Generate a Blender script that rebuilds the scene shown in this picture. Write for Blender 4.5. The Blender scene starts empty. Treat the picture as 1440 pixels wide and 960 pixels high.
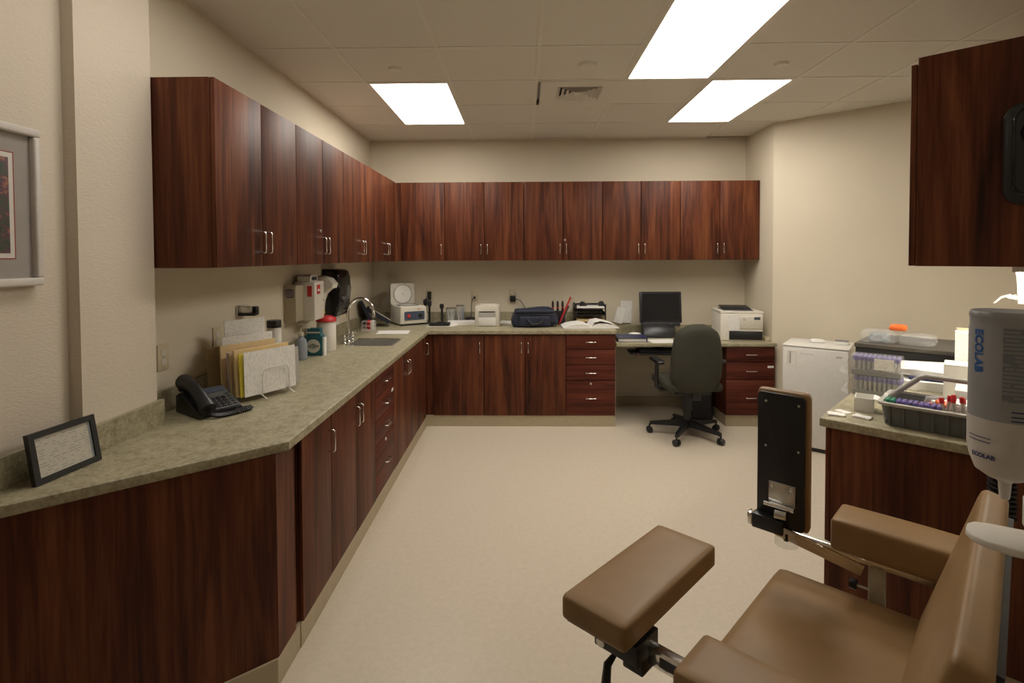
import bpy, bmesh, math, random
from mathutils import Vector, Matrix
random.seed(7)
S = bpy.context.scene
COL = S.collection
# ---------------------------------------------------------------- camera
cam = bpy.data.cameras.new('camera')
cam.sensor_fit = 'HORIZONTAL'; cam.sensor_width = 36.0
cam.lens = 748.15 / 1440 * 36.0
cam.shift_y = -(480 - 380.26) / 1440
cam.clip_start = 0.02
cam_o = bpy.data.objects.new('camera', cam); COL.objects.link(cam_o)
PITCH, YAW, ROLL = 0.0268, 0.0196, 0.004
cam_o.matrix_world = (Matrix.Translation((1.6217, -5.6972, 1.6076)) @ Matrix.Rotation(YAW, 4, 'Z')
    @ Matrix.Rotation(math.pi/2 - PITCH, 4, 'X') @ Matrix.Rotation(ROLL * -1, 4, 'Z'))
S.camera = cam_o
# ---------------------------------------------------------------- world, exposure
w = bpy.data.worlds.new('world'); S.world = w; w.use_nodes = True
w.node_tree.nodes['Background'].inputs[0].default_value = (0.9, 0.85, 0.75, 1)
w.node_tree.nodes['Background'].inputs[1].default_value = 0.0
S.view_settings.view_transform = 'Standard'; S.view_settings.look = 'None'
S.view_settings.gamma = 1.0; S.view_settings.use_curve_mapping = False
S.view_settings.exposure = 0.16
PANEL_POWER = 11.5          # ceiling light diffusers
UNDER_POWER = 26.0          # lamp under the wall cabinet on the right
# ---------------------------------------------------------------- measures
H = 2.845                   # ceiling
RX = 3.984                  # right end of the back wall
ZC = 0.914; ZD = 0.79       # worktop, desk top
DU = 0.354; ZB = 1.564; ZT = 2.352
FX = 0.715                  # fronts of base cabinets
ANG = math.radians(-43.0)   # the turned right-hand corner: local x goes to its wall, local y along it
UX, UY = math.cos(ANG), math.sin(ANG)
PU, PV = 2.888, -3.414
def W(u, v, z=0.0): return (PU + u*UX - v*UY, PV + u*UY + v*UX, z)
GX, GY, GC = 0.506, -0.683, 0.61   # ceiling grid
# ---------------------------------------------------------------- materials
M = {}
def nodes(name):
    m = bpy.data.materials.new(name); m.use_nodes = True; M[name] = m
    nt = m.node_tree; return m, nt, nt.nodes['Principled BSDF']
def link(nt, a, b): nt.links.new(a, b)
def ramp(nt, stops):
    r = nt.nodes.new('ShaderNodeValToRGB'); e = r.color_ramp.elements
    while len(e) < len(stops): e.new(0.5)
    for k, (p, c) in enumerate(stops): e[k].position = p; e[k].color = (*c, 1)
    return r
def coords(nt, scale, rnd=True):
    tc = nt.nodes.new('ShaderNodeTexCoord'); mp = nt.nodes.new('ShaderNodeMapping')
    mp.inputs['Scale'].default_value = scale
    if rnd:
        oi = nt.nodes.new('ShaderNodeObjectInfo'); mu = nt.nodes.new('ShaderNodeMath'); mu.operation = 'MULTIPLY'
        mu.inputs[1].default_value = 37.0; link(nt, oi.outputs['Random'], mu.inputs[0])
        cb = nt.nodes.new('ShaderNodeCombineXYZ')
        for k in range(3): link(nt, mu.outputs[0], cb.inputs[k])
        ad = nt.nodes.new('ShaderNodeVectorMath'); ad.operation = 'ADD'
        link(nt, tc.outputs['Object'], ad.inputs[0]); link(nt, cb.outputs[0], ad.inputs[1])
        link(nt, ad.outputs[0], mp.inputs['Vector'])
    else: link(nt, tc.outputs['Object'], mp.inputs['Vector'])
    return mp.outputs['Vector']
def noise(nt, vec, scale, detail=4, rough=.55, dist=0):
    n = nt.nodes.new('ShaderNodeTexNoise'); n.inputs['Scale'].default_value = scale
    n.inputs['Detail'].default_value = detail; n.inputs['Roughness'].default_value = rough
    n.inputs['Distortion'].default_value = dist
    if vec is not None: link(nt, vec, n.inputs['Vector'])
    return n
def bump(nt, bs, h, strength, dist=.01):
    b = nt.nodes.new('ShaderNodeBump'); b.inputs['Strength'].default_value = strength
    b.inputs['Distance'].default_value = dist; link(nt, h, b.inputs['Height']); link(nt, b.outputs[0], bs.inputs['Normal'])
def pm(name, col, rough=.5, metal=0., var=.08, scale=30, spec=.5, bmp=0., **kw):
    m, nt, bs = nodes(name)
    n = noise(nt, coords(nt, (1, 1, 1)), scale, 3)
    r = ramp(nt, [(.3, tuple(c*(1-var) for c in col)), (.7, tuple(min(1, c*(1+var)) for c in col))])
    link(nt, n.outputs[0], r.inputs[0]); link(nt, r.outputs[0], bs.inputs['Base Color'])
    bs.inputs['Roughness'].default_value = rough; bs.inputs['Metallic'].default_value = metal
    bs.inputs['Specular IOR Level'].default_value = spec
    if bmp: bump(nt, bs, n.outputs[0], bmp, .002)
    for k, v in kw.items(): bs.inputs[k].default_value = v
    return m
def wood(name, scale, dark, mid, light):
    m, nt, bs = nodes(name)
    a = noise(nt, coords(nt, scale), 1.0, 6, .6, .9)
    b = noise(nt, coords(nt, tuple(s*6 if s > 2 else s*2.5 for s in scale)), 1.0, 4, .6, .3)
    mx = nt.nodes.new('ShaderNodeMix'); mx.data_type = 'FLOAT'; mx.inputs[0].default_value = .38
    link(nt, a.outputs[0], mx.inputs[2]); link(nt, b.outputs[0], mx.inputs[3])
    r = ramp(nt, [(.34, dark), (.49, mid), (.68, light)])
    link(nt, mx.outputs[0], r.inputs[0]); link(nt, r.outputs[0], bs.inputs['Base Color'])
    bs.inputs['Roughness'].default_value = .5; bs.inputs['Specular IOR Level'].default_value = .22
    bump(nt, bs, b.outputs[0], .05, .002)
    return m
WD, WM, WL = (.022, .0062, .0045), (.092, .0245, .0105), (.20, .066, .025)
wood('wood', (9, 9, .8), WD, WM, WL)
wood('wood_across', (.75, 11, 11), WD, (.095, .020, .011), (.165, .044, .021))
pm('wood_edge', (.02, .006, .005), .5)
def wall_mat(name, col, b=.25):
    m, nt, bs = nodes(name)
    n = noise(nt, coords(nt, (60, 60, 150), False), 1.0, 3, .5, .4)
    n2 = noise(nt, coords(nt, (1.3, 1.3, 1.3), False), 1.0, 2)
    r = ramp(nt, [(.3, tuple(c*.965 for c in col)), (.7, tuple(c*1.03 for c in col))])
    link(nt, n2.outputs[0], r.inputs[0]); link(nt, r.outputs[0], bs.inputs['Base Color'])
    bs.inputs['Roughness'].default_value = .75; bs.inputs['Specular IOR Level'].default_value = .2
    bump(nt, bs, n.outputs[0], b, .004); return m
wall_mat('wall', (.66, .59, .465))
wall_mat('wall_vinyl', (.68, .60, .50), .4)
pm('cove_base', (.42, .35, .235), .5, var=.04)
def speckle(name, a, b, c, scale, rough, spec=.4):
    m, nt, bs = nodes(name)
    v = coords(nt, (1, 1, 1), False)
    n = noise(nt, v, scale, 5, .7); n2 = noise(nt, v, scale*.22, 3, .6)
    mx = nt.nodes.new('ShaderNodeMix'); mx.data_type = 'FLOAT'; mx.inputs[0].default_value = .35
    link(nt, n.outputs[0], mx.inputs[2]); link(nt, n2.outputs[0], mx.inputs[3])
    r = ramp(nt, [(.36, a), (.5, b), (.64, c)])
    link(nt, mx.outputs[0], r.inputs[0]); link(nt, r.outputs[0], bs.inputs['Base Color'])
    bs.inputs['Roughness'].default_value = rough; bs.inputs['Specular IOR Level'].default_value = spec
    return m
speckle('laminate', (.20, .175, .105), (.335, .298, .195), (.44, .40, .28), 75, .42)
speckle('floor', (.55, .475, .372), (.602, .525, .418), (.645, .567, .457), 160, .36, .35)
def tile_mat():
    m, nt, bs = nodes('ceiling_tile')
    v = coords(nt, (1, 1, 1), False); n = noise(nt, v, 260, 3, .7)
    r = ramp(nt, [(.3, (.68, .645, .575)), (.6, (.78, .745, .675))])
    link(nt, n.outputs[0], r.inputs[0]); link(nt, r.outputs[0], bs.inputs['Base Color'])
    bs.inputs['Roughness'].default_value = .9; bump(nt, bs, n.outputs[0], .25, .003)
tile_mat()
pm('grid_white', (.76, .725, .655), .5, var=.03)
def emit(name, col, power):
    m, nt, bs = nodes(name)
    bs.inputs['Base Color'].default_value = (.9, .9, .88, 1)
    bs.inputs['Emission Color'].default_value = (*col, 1); bs.inputs['Emission Strength'].default_value = power
    return m
emit('panel_light', (1.0, .94, .84), PANEL_POWER)
emit('panel_light_dim', (1.0, .94, .84), PANEL_POWER*.42)
emit('tube_light', (1.0, .94, .80), UNDER_POWER)
pm('phone_grey', (.085, .085, .085), .5)
pm('chrome', (.8, .8, .79), .14, 1.0, var=.02)
pm('steel', (.66, .66, .64), .28, 1.0, var=.05)
pm('steel_soft', (.62, .61, .58), .38, 1.0, var=.04)
pm('black', (.012, .012, .014), .38)
pm('black_soft', (.02, .02, .022), .6)
pm('black_gloss', (.006, .006, .008), .12)
pm('navy', (.016, .02, .042), .65, bmp=.2, scale=200)
pm('navy_binder', (.018, .024, .09), .35)
pm('white_plastic', (.72, .70, .66), .38, var=.03)
pm('white_matte', (.74, .70, .63), .55, var=.03)
pm('offwhite', (.62, .585, .50), .42, var=.03)
pm('ivory', (.58, .50, .345), .4, var=.03)
pm('beige_box', (.42, .365, .265), .5, var=.03)
pm('grey_plastic', (.23, .225, .215), .45, var=.05)
pm('grey_light', (.42, .40, .37), .4, var=.04)
pm('grey_blue', (.28, .31, .36), .4)
pm('slate', (.05, .065, .10), .4)
pm('paper', (.80, .78, .74), .7, var=.02)
pm('manila', (.70, .52, .27), .65, var=.05)
pm('manila_dark', (.55, .40, .22), .65, var=.05)
pm('yellow', (.75, .62, .07), .6, var=.04)
pm('lilac', (.62, .52, .62), .6, var=.04)
pm('red', (.55, .025, .03), .4)
pm('red_dark', (.28, .03, .02), .5)
pm('orange', (.9, .17, .03), .45, var=.15, scale=60)
pm('teal', (.012, .10, .125), .5)
pm('green_cap', (.04, .25, .16), .4)
pm('purple_cap', (.16, .13, .36), .4, var=.25, scale=90)
pm('blue_print', (.02, .12, .42), .4)
pm('ink', (.03, .03, .045), .6)
pm('ink_blue', (.03, .045, .16), .6)
pm('upholstery', (.050, .048, .036), .85, bmp=.3, scale=400, spec=.2)
pm('tan_vinyl', (.265, .158, .068), .48, var=.07, scale=9, spec=.32)
pm('post_cream', (.46, .42, .32), .4)
pm('mat_grey', (.34, .31, .285), .8, var=.03)
pm('frame_white', (.66, .62, .575), .35, var=.03)
pm('brown_card', (.085, .075, .062), .6)
pm('tray_grey', (.12, .125, .125), .45)
pm('navy_dark', (.010, .013, .034), .45)
pm('gel', (.36, .34, .27), .3)
pm('sleeve_grey', (.34, .35, .365), .35, var=.05)
pm('sleeve_block', (.085, .105, .15), .45)
pm('bottle_white', (.64, .60, .57), .38, var=.02)
def clear(name, col, mixf=.72, rough=.08):
    m, nt, bs = nodes(name)
    n = noise(nt, coords(nt, (1, 1, 1)), 40, 3)
    r = ramp(nt, [(.35, tuple(c*.8 for c in col)), (.7, col)]); link(nt, n.outputs[0], r.inputs[0])
    link(nt, r.outputs[0], bs.inputs['Base Color']); bs.inputs['Roughness'].default_value = rough
    tr = nt.nodes.new('ShaderNodeBsdfTransparent'); mx = nt.nodes.new('ShaderNodeMixShader')
    mx.inputs[0].default_value = mixf; link(nt, bs.outputs[0], mx.inputs[1]); link(nt, tr.outputs[0], mx.inputs[2])
    link(nt, mx.outputs[0], nt.nodes['Material Output'].inputs[0]); return m
clear('clear', (.75, .78, .76), .84); clear('clear_wrap', (.8, .82, .84), .80, .12)
clear('tube_glass', (.72, .70, .64), .35, .1); clear('film', (.5, .56, .62), .5, .3)
def printed(name, axis_line, axis_run, pitch=.006, col=(.80, .78, .74), inkc=(.55, .55, .56), dens=.53, cover=.35):
    """white paper with rows of printed lines, along the local axes"""
    m, nt, bs = nodes(name)
    tc = nt.nodes.new('ShaderNodeTexCoord'); sp = nt.nodes.new('ShaderNodeSeparateXYZ')
    link(nt, tc.outputs['Object'], sp.inputs[0])
    def math_(op, a, b=None):
        x = nt.nodes.new('ShaderNodeMath'); x.operation = op
        if isinstance(a, (int, float)): x.inputs[0].default_value = a
        else: link(nt, a, x.inputs[0])
        if b is not None:
            if isinstance(b, (int, float)): x.inputs[1].default_value = b
            else: link(nt, b, x.inputs[1])
        return x.outputs[0]
    d = math_('DIVIDE', sp.outputs[axis_line], pitch); row = math_('FLOOR', d)
    onrow = math_('LESS_THAN', math_('FRACT', d), cover)
    cb = nt.nodes.new('ShaderNodeCombineXYZ'); link(nt, math_('MULTIPLY', sp.outputs[axis_run], 45.0), cb.inputs[0])
    link(nt, math_('MULTIPLY', row, 7.3), cb.inputs[1])
    n = noise(nt, cb.outputs[0], 1.0, 2)
    f = math_('MULTIPLY', onrow, math_('GREATER_THAN', n.outputs[0], dens))
    mx = nt.nodes.new('ShaderNodeMix'); mx.data_type = 'RGBA'
    link(nt, f, mx.inputs[0]); mx.inputs[6].default_value = (*col, 1); mx.inputs[7].default_value = (*inkc, 1)
    link(nt, mx.outputs[2], bs.inputs['Base Color']); bs.inputs['Roughness'].default_value = .65
    return m
printed('print_xz', 'Z', 'X'); printed('print_zx', 'X', 'Z'); printed('print_xy', 'Y', 'X')
printed('print_yx', 'X', 'Y')
printed('print_cert', 'Z', 'X', .008, (.56, .53, .45), (.36, .34, .29), .5, .35)
printed('print_label', 'Z', 'X', .006, (.19, .205, .24), (.28, .30, .33), .42, .5)
def art_mat():
    m, nt, bs = nodes('picture_print')
    n = noise(nt, coords(nt, (1, 1, 1)), 26, 6, .7, .5)
    r = ramp(nt, [(.3, (.01, .012, .014)), (.45, (.05, .08, .05)), (.55, (.10, .04, .07)), (.62, (.32, .13, .07)), (.75, (.35, .33, .38))])
    link(nt, n.outputs[0], r.inputs[0]); link(nt, r.outputs[0], bs.inputs['Base Color']); bs.inputs['Roughness'].default_value = .3
art_mat()
def screen_mat():
    pm('screen', (.006, .006, .007), .4, var=.2, spec=.2)
screen_mat()
# ---------------------------------------------------------------- mesh helpers
def bm_(): return bmesh.new()
def box(bm, x0, x1, y0, y1, z0, z1, bev=0., seg=2, mat=None):
    vs = [bm.verts.new(Vector(p)) for p in ((x0,y0,z0),(x1,y0,z0),(x1,y1,z0),(x0,y1,z0),(x0,y0,z1),(x1,y0,z1),(x1,y1,z1),(x0,y1,z1))]
    fs = [bm.faces.new([vs[i] for i in f]) for f in ((3,2,1,0),(4,5,6,7),(0,1,5,4),(1,2,6,5),(2,3,7,6),(3,0,4,7))]
    if mat is not None:
        for v in vs: v.co = mat @ v.co
    if bev:
        es = set(e for f in fs for e in f.edges)
        bmesh.ops.bevel(bm, geom=list(es), offset=bev, segments=seg, profile=.5, affect='EDGES')
    return bm
def frame_dir(d):
    d = Vector(d).normalized(); a = Vector((0,0,1)) if abs(d.z) < .9 else Vector((1,0,0))
    x = d.cross(a).normalized(); return x, d.cross(x).normalized()
def tube(bm, pts, r, n=8, closed=False, cap=True):
    pts = [Vector(p) for p in pts]; N = len(pts); rings = []
    rs = r if isinstance(r, (list, tuple)) else [r]*N
    x = None
    for i, p in enumerate(pts):
        d = (pts[(i+1) % N] - pts[i-1]) if closed else (pts[min(i+1, N-1)] - pts[max(i-1, 0)])
        if d.length < 1e-9: d = Vector((0,0,1))
        d.normalize()
        if x is None: x, y = frame_dir(d)
        else:
            x = (x - d*x.dot(d))
            if x.length < 1e-6: x, y = frame_dir(d)
            x.normalize(); y = d.cross(x).normalized()
        rings.append([bm.verts.new(p + (x*math.cos(2*math.pi*k/n) + y*math.sin(2*math.pi*k/n))*rs[i]) for k in range(n)])
    for i in range(N if closed else N-1):
        a, b = rings[i], rings[(i+1) % N]
        for k in range(n): bm.faces.new((a[k], a[(k+1) % n], b[(k+1) % n], b[k]))
    if cap and not closed:
        bm.faces.new(list(reversed(rings[0]))); bm.faces.new(rings[-1])
    return bm
def cyl(bm, p0, p1, r0, r1=None, n=20): return tube(bm, [p0, p1], [r0, r0 if r1 is None else r1], n)
def lathe(bm, prof, c=(0,0,0), n=24, sx=1., sy=1.):
    rings = []
    for r, z in prof:
        if r < 1e-6: rings.append([bm.verts.new((c[0], c[1], c[2]+z))])
        else: rings.append([bm.verts.new((c[0]+r*sx*math.cos(2*math.pi*k/n), c[1]+r*sy*math.sin(2*math.pi*k/n), c[2]+z)) for k in range(n)])
    for a, b in zip(rings, rings[1:]):
        for k in range(n):
            if len(a) == 1 and len(b) == 1: continue
            if len(a) == 1: bm.faces.new((a[0], b[(k+1) % n], b[k]))
            elif len(b) == 1: bm.faces.new((a[k], a[(k+1) % n], b[0]))
            else: bm.faces.new((a[k], a[(k+1) % n], b[(k+1) % n], b[k]))
    if len(rings[0]) > 1: bm.faces.new(list(reversed(rings[0])))
    if len(rings[-1]) > 1: bm.faces.new(rings[-1])
    return bm
def prism(bm, poly, z0, z1, mat=None, bev=0., seg=2):
    a = [bm.verts.new((x, y, z0)) for x, y in poly]; b = [bm.verts.new((x, y, z1)) for x, y in poly]
    n = len(poly); fs = [bm.faces.new(list(reversed(a))), bm.faces.new(b)]
    for k in range(n): fs.append(bm.faces.new((a[k], a[(k+1) % n], b[(k+1) % n], b[k])))
    if mat is not None:
        for v in a + b: v.co = mat @ v.co
    if bev:
        es = set(e for f in fs[:2] for e in f.edges)
        bmesh.ops.bevel(bm, geom=list(es), offset=bev, segments=seg, profile=.5, affect='EDGES')
    bmesh.ops.recalc_face_normals(bm, faces=bm.faces[:])
    return bm
def rrect(w, h, r, n=5, cx=0., cy=0.):
    out = []
    for sx, sy, a0 in ((1,1,0),(-1,1,90),(-1,-1,180),(1,-1,270)):
        for k in range(n+1):
            a = math.radians(a0 + 90*k/n); out.append((cx+sx*(w/2-r)+r*math.cos(a), cy+sy*(h/2-r)+r*math.sin(a)))
    return out
XZ = Matrix(((1,0,0,0),(0,0,1,0),(0,1,0,0),(0,0,0,1)))     # (x,y,z) -> (x,z,y): prism drawn in x-z, thick along y
YZ = Matrix(((0,0,1,0),(1,0,0,0),(0,1,0,0),(0,0,0,1)))     # drawn in y-z, thick along x
def obj(name, bm, mat, parent=None, smooth=40, loc=None, rot=None):
    me = bpy.data.meshes.new(name)
    bmesh.ops.recalc_face_normals(bm, faces=bm.faces[:])
    bm.to_mesh(me); bm.free()
    me.materials.append(M[mat])
    if smooth:
        for p in me.polygons: p.use_smooth = True
        me.set_sharp_from_angle(angle=math.radians(smooth))
    o = bpy.data.objects.new(name, me); COL.objects.link(o)
    if parent is not None: o.parent = parent
    if loc is not None: o.location = loc
    if rot is not None: o.rotation_euler = rot
    return o
def tag(o, label, cat, group=None):
    o['label'] = label; o['category'] = cat
    if group: o['group'] = group
    return o
def thing(name, label, cat, loc=(0,0,0), rz=0., group=None):
    o = bpy.data.objects.new(name, None); COL.objects.link(o); o.empty_display_size = .05
    o.location = loc; o.rotation_euler = (0, 0, rz)
    return tag(o, label, cat, group)
def struct(name, bm, mat, parent=None, smooth=0):
    o = obj(name, bm, mat, parent, smooth)
    if parent is None: o['kind'] = 'structure'
    return o
def copy_thing(root, loc, rot=None, label=None, group=None):
    r = root.copy(); COL.objects.link(r); r.location = loc
    if rot is not None: r.rotation_euler = rot
    if label: r['label'] = label
    if group: r['group'] = group
    for ch in root.children:
        c = ch.copy(); COL.objects.link(c); c.parent = r
        for g in ch.children:
            d = g.copy(); COL.objects.link(d); d.parent = c
    return r
def text_bm(body, size, extrude=.0004, bold=0.):
    cu = bpy.data.curves.new('lettering', 'FONT'); cu.body = body; cu.size = size; cu.extrude = extrude; cu.offset = bold
    cu.align_x = 'CENTER'; cu.align_y = 'CENTER'; cu.resolution_u = 3
    o = bpy.data.objects.new('lettering', cu); COL.objects.link(o)
    dg = bpy.context.evaluated_depsgraph_get(); me = bpy.data.meshes.new_from_object(o.evaluated_get(dg))
    bpy.data.objects.remove(o); bpy.data.curves.remove(cu)
    bm = bmesh.new(); bm.from_mesh(me); bpy.data.meshes.remove(me); return bm
def xf(bm, mat):
    for v in bm.verts: v.co = mat @ v.co
    return bm
def bez(p0, p1, p2, p3, n=10):
    p0, p1, p2, p3 = map(Vector, (p0, p1, p2, p3)); out = []
    for k in range(n+1):
        t = k/n; out.append(p0*(1-t)**3 + p1*3*t*(1-t)**2 + p2*3*t*t*(1-t) + p3*t**3)
    return out
def cushion(x0, x1, y0, y1, z0, z1, r, crown=.01, n=10):
    """upholstered block: rounded edges and a slightly crowned top"""
    bm = bm_(); box(bm, x0, x1, y0, y1, z0, z1)
    bmesh.ops.subdivide_edges(bm, edges=bm.edges[:], cuts=n, use_grid_fill=True)
    cx, cy, cz = (x0+x1)/2, (y0+y1)/2, (z0+z1)/2; hx, hy, hz = (x1-x0)/2, (y1-y0)/2, (z1-z0)/2
    for v in bm.verts:
        q = Vector((v.co.x-cx, v.co.y-cy, v.co.z-cz))
        # concentrate rows near the edges so that the rounding is smooth
        for a, h in ((0, hx), (1, hy), (2, hz)):
            t = q[a]/h; q[a] = h*math.copysign(1-max(0., 1-abs(t))**1.7, t)
        c = Vector((max(-hx+r, min(hx-r, q.x)), max(-hy+r, min(hy-r, q.y)), max(-hz+r, min(hz-r, q.z))))
        d = q - c
        if d.length > 1e-9: q = c + d.normalized()*r
        if q.z > 0: q.z += crown*(1-(q.x/hx)**2)*(1-(q.y/hy)**2)
        v.co = Vector((cx, cy, cz)) + q
    return bm
# ================================================================ the room
room = [(-.3,.3),(4.3,.3),(7.2,-2.2),(7.2,-8),(-.3,-8)]
struct('floor', prism(bm_(), room, -.06, 0), 'floor')
ceil_o = struct('ceiling', prism(bm_(), room, H+.05, H+.1), 'ceiling_tile')
WV = 2.80; WU = .70          # turned walls
c1 = (RX, -.63); c2 = W(WU, WV)[:2]; c3 = W(WU, -1.66)[:2]; c4 = W(2.6, -1.66)[:2]
def wall(name, pts, mat='wall'):
    return struct(name, prism(bm_(), pts, 0, H+.05), mat)
wall('wall_back', [(-.12,0),(RX+.15,0),(RX+.15,.12),(-.12,.12)])
wall('wall_left', [(0,0),(-.12,0),(-.12,-3.52),(0,-3.52)])
wall('wall_left_column', [(-.12,-3.52),(.095,-3.52),(.095,-3.895),(.05,-3.895),(-.12,-3.895)], 'wall_vinyl')
wall('wall_left_front', [(.05,-3.895),(-.12,-3.895),(-.12,-7.6),(.05,-7.6)], 'wall_vinyl')
wall('wall_right_return', [(RX,0),(RX+.15,0),(RX+.15,-.5),(c1[0],c1[1])])
vx, vy = -UY*.12, UX*.12
wall('wall_right_angled', [c1, c2, (c2[0]+vx, c2[1]+vy), (c1[0]+vx, c1[1]+vy)])
ux, uy = UX*.12, UY*.12
c3b = W(WU+.12, -1.54)[:2]
wall('wall_right', [c2, (c2[0]+ux, c2[1]+uy), c3b, c3])
wall('wall_right_corner', [c3, c3b, W(2.6,-1.54)[:2], c4])
wall('wall_right_far', [c4, (c4[0]+.12, c4[1]), (c4[0]+.12, -7.6), (c4[0], -7.6)])
wall('wall_rear', [(-.12,-7.6),(c4[0]+.12,-7.6),(c4[0]+.12,-7.72),(-.12,-7.72)])
# ---- ceiling grid and tiles
def inside(x, y):
    if x < 0 or y > 0 or y < -7.6: return False
    du = (x-PU)*UX + (y-PV)*UY; dv = -(x-PU)*UY + (y-PV)*UX
    if x > RX and y > -.63: return False
    if dv > WV: return False
    if dv > -1.66 and du > WU: return False
    return True
LIGHT_CELLS = {(0,0),(0,1),(4,0),(4,1),(3,2),(3,3),(0,4),(0,5)}
VENT = (2,1)
tmesh = {}
def cell_span(i, j):
    x0 = max(GX+i*GC, .0); x1 = GX+(i+1)*GC; y1 = min(GY-j*GC, 0.); y0 = GY-(j+1)*GC
    return x0, x1, y0, y1
for i in range(-1, 8):
    for j in range(-2, 12):
        if (i, j) in LIGHT_CELLS or (i, j) == VENT: continue
        x0, x1, y0, y1 = cell_span(i, j)
        if x1 <= .03 or y0 >= -.03: continue
        if not any(inside(x, y) for x in (x0+.01, (x0+x1)/2, x1-.01) for y in (y0+.01, (y0+y1)/2, y1-.01)): continue
        key = (round(x1-x0, 3), round(y1-y0, 3))
        if key not in tmesh:
            o = obj('ceiling_panel', box(bm_(), .004, key[0]-.004, .004, key[1]-.004, 0, .016), 'ceiling_tile', ceil_o, 0); tmesh[key] = o.data
        else:
            o = bpy.data.objects.new('ceiling_panel', tmesh[key]); COL.objects.link(o); o.parent = ceil_o
        o.location = (x0, y0, H+.003)
for i in range(0, 9):
    x = GX+i*GC
    ys = [y*.02 for y in range(-380, 1) if inside(x, y*.02)]
    if not ys: continue
    obj('grid_runner', box(bm_(), x-.012, x+.012, min(ys), max(ys)+.0, H, H+.003), 'grid_white', ceil_o, 0)
for j in range(0, 12):
    y = GY-j*GC
    xs = [k*.02 for k in range(0, 270) if inside(k*.02, y)]
    cuts = sorted((GX+i*GC, GX+(i+1)*GC) for (i, jj) in LIGHT_CELLS if jj == j and (i, j-1) in LIGHT_CELLS)
    a = min(xs)
    for c0, c1_ in cuts + [(max(xs), None)]:
        if c0 > a: obj('grid_runner', box(bm_(), a, c0, y-.012, y+.012, H-.0005, H+.003), 'grid_white', ceil_o, 0)
        a = c1_
obj('wall_angle', box(bm_(), 0, .018, -3.52, 0, H-.001, H+.004), 'grid_white', ceil_o, 0)
obj('wall_angle', box(bm_(), 0, RX, -.018, 0, H-.001, H+.004), 'grid_white', ceil_o, 0)
# ---- ceiling lights
def ceiling_light(i, j, label, em='panel_light'):
    x0, y1 = GX+i*GC, GY-j*GC; cx, cy = x0+GC/2, y1-GC
    t = thing('ceiling_light', label, 'ceiling light', (cx, cy, H), 0, 'recessed ceiling lights')
    hw, hl, b = GC/2-.008, GC-.008, .022
    bm = bm_()
    for a in ((-hw,hw,-hl,-hl+b),(-hw,hw,hl-b,hl),(-hw,-hw+b,-hl+b,hl-b),(hw-b,hw,-hl+b,hl-b)): box(bm, *a, -.003, .03)
    obj('frame', bm, 'grid_white', t, 0)
    obj('diffuser', box(bm_(), -hw+b, hw-b, -hl+b, hl-b, .004, .012), em, t, 0)
    obj('housing', box(bm_(), -hw, hw, -hl, hl, .03, .046), 'grid_white', t, 0)
ceiling_light(0, 0, 'recessed ceiling light nearest the left wall cabinets')
ceiling_light(4, 0, 'recessed ceiling light nearest the angled wall, farther of the two on the right')
ceiling_light(3, 2, 'large recessed ceiling light cut by the top edge of the picture')
ceiling_light(0, 4, 'recessed ceiling light above the angled end of the left counter', 'panel_light_dim')
# ---- air vent in its panel
vx0, vx1, vy0, vy1 = cell_span(*VENT)
t = thing('ceiling_vent', 'square louvred air vent set in the ceiling', 'air vent', ((vx0+vx1)/2+.02, (vy0+vy1)/2, H))
def ring(bm, a, b, za, zb, th=.004):
    for s in range(4):
        m = Matrix.Rotation(s*math.pi/2, 4, 'Z')
        vs = [m @ Vector(p) for p in ((-a,-a,za),(a,-a,za),(b,-b,zb),(-b,-b,zb),(-a,-a,za+th),(a,-a,za+th),(b,-b,zb+th),(-b,-b,zb+th))]
        v = [bm.verts.new(p) for p in vs]
        for f in ((0,1,2,3),(7,6,5,4),(0,4,5,1),(3,2,6,7)): bm.faces.new([v[k] for k in f])
bm = bm_(); ring(bm, .29, .165, -.002, -.002); obj('panel', bm, 'white_matte', t, 0)
for k, a in enumerate((.165, .13, .095, .06)):
    bm = bm_(); ring(bm, a, a-.027, -.006, .022, .002); obj('louvre', bm, 'white_matte', t, 0)
obj('core', box(bm_(), -.03, .03, -.03, .03, -.004, .0), 'white_matte', t, 0)
obj('duct', box(bm_(), -.17, .17, -.17, .17, .036, .04), 'black_soft', t, 0)
for x, y, r, lab in ((.786,-2.165,.042,'small flush sprinkler cover left of the air vent'), (2.046,-2.207,.058,'wide flat smoke detector disc in front of the air vent'), (3.303,-2.183,.042,'small flush sprinkler cover right of the large ceiling light')):
    t = thing('sprinkler_cover', lab, 'sprinkler', (x, y, H))
    obj('plate', lathe(bm_(), [(r, .005), (r, -.006), (r*.93, -.011), (0, -.012)]), 'grid_white', t)
    obj('rim', lathe(bm_(), [(r*1.12, .006), (r*1.12, -.002), (r*1.0, -.003)]), 'white_matte', t)
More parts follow.
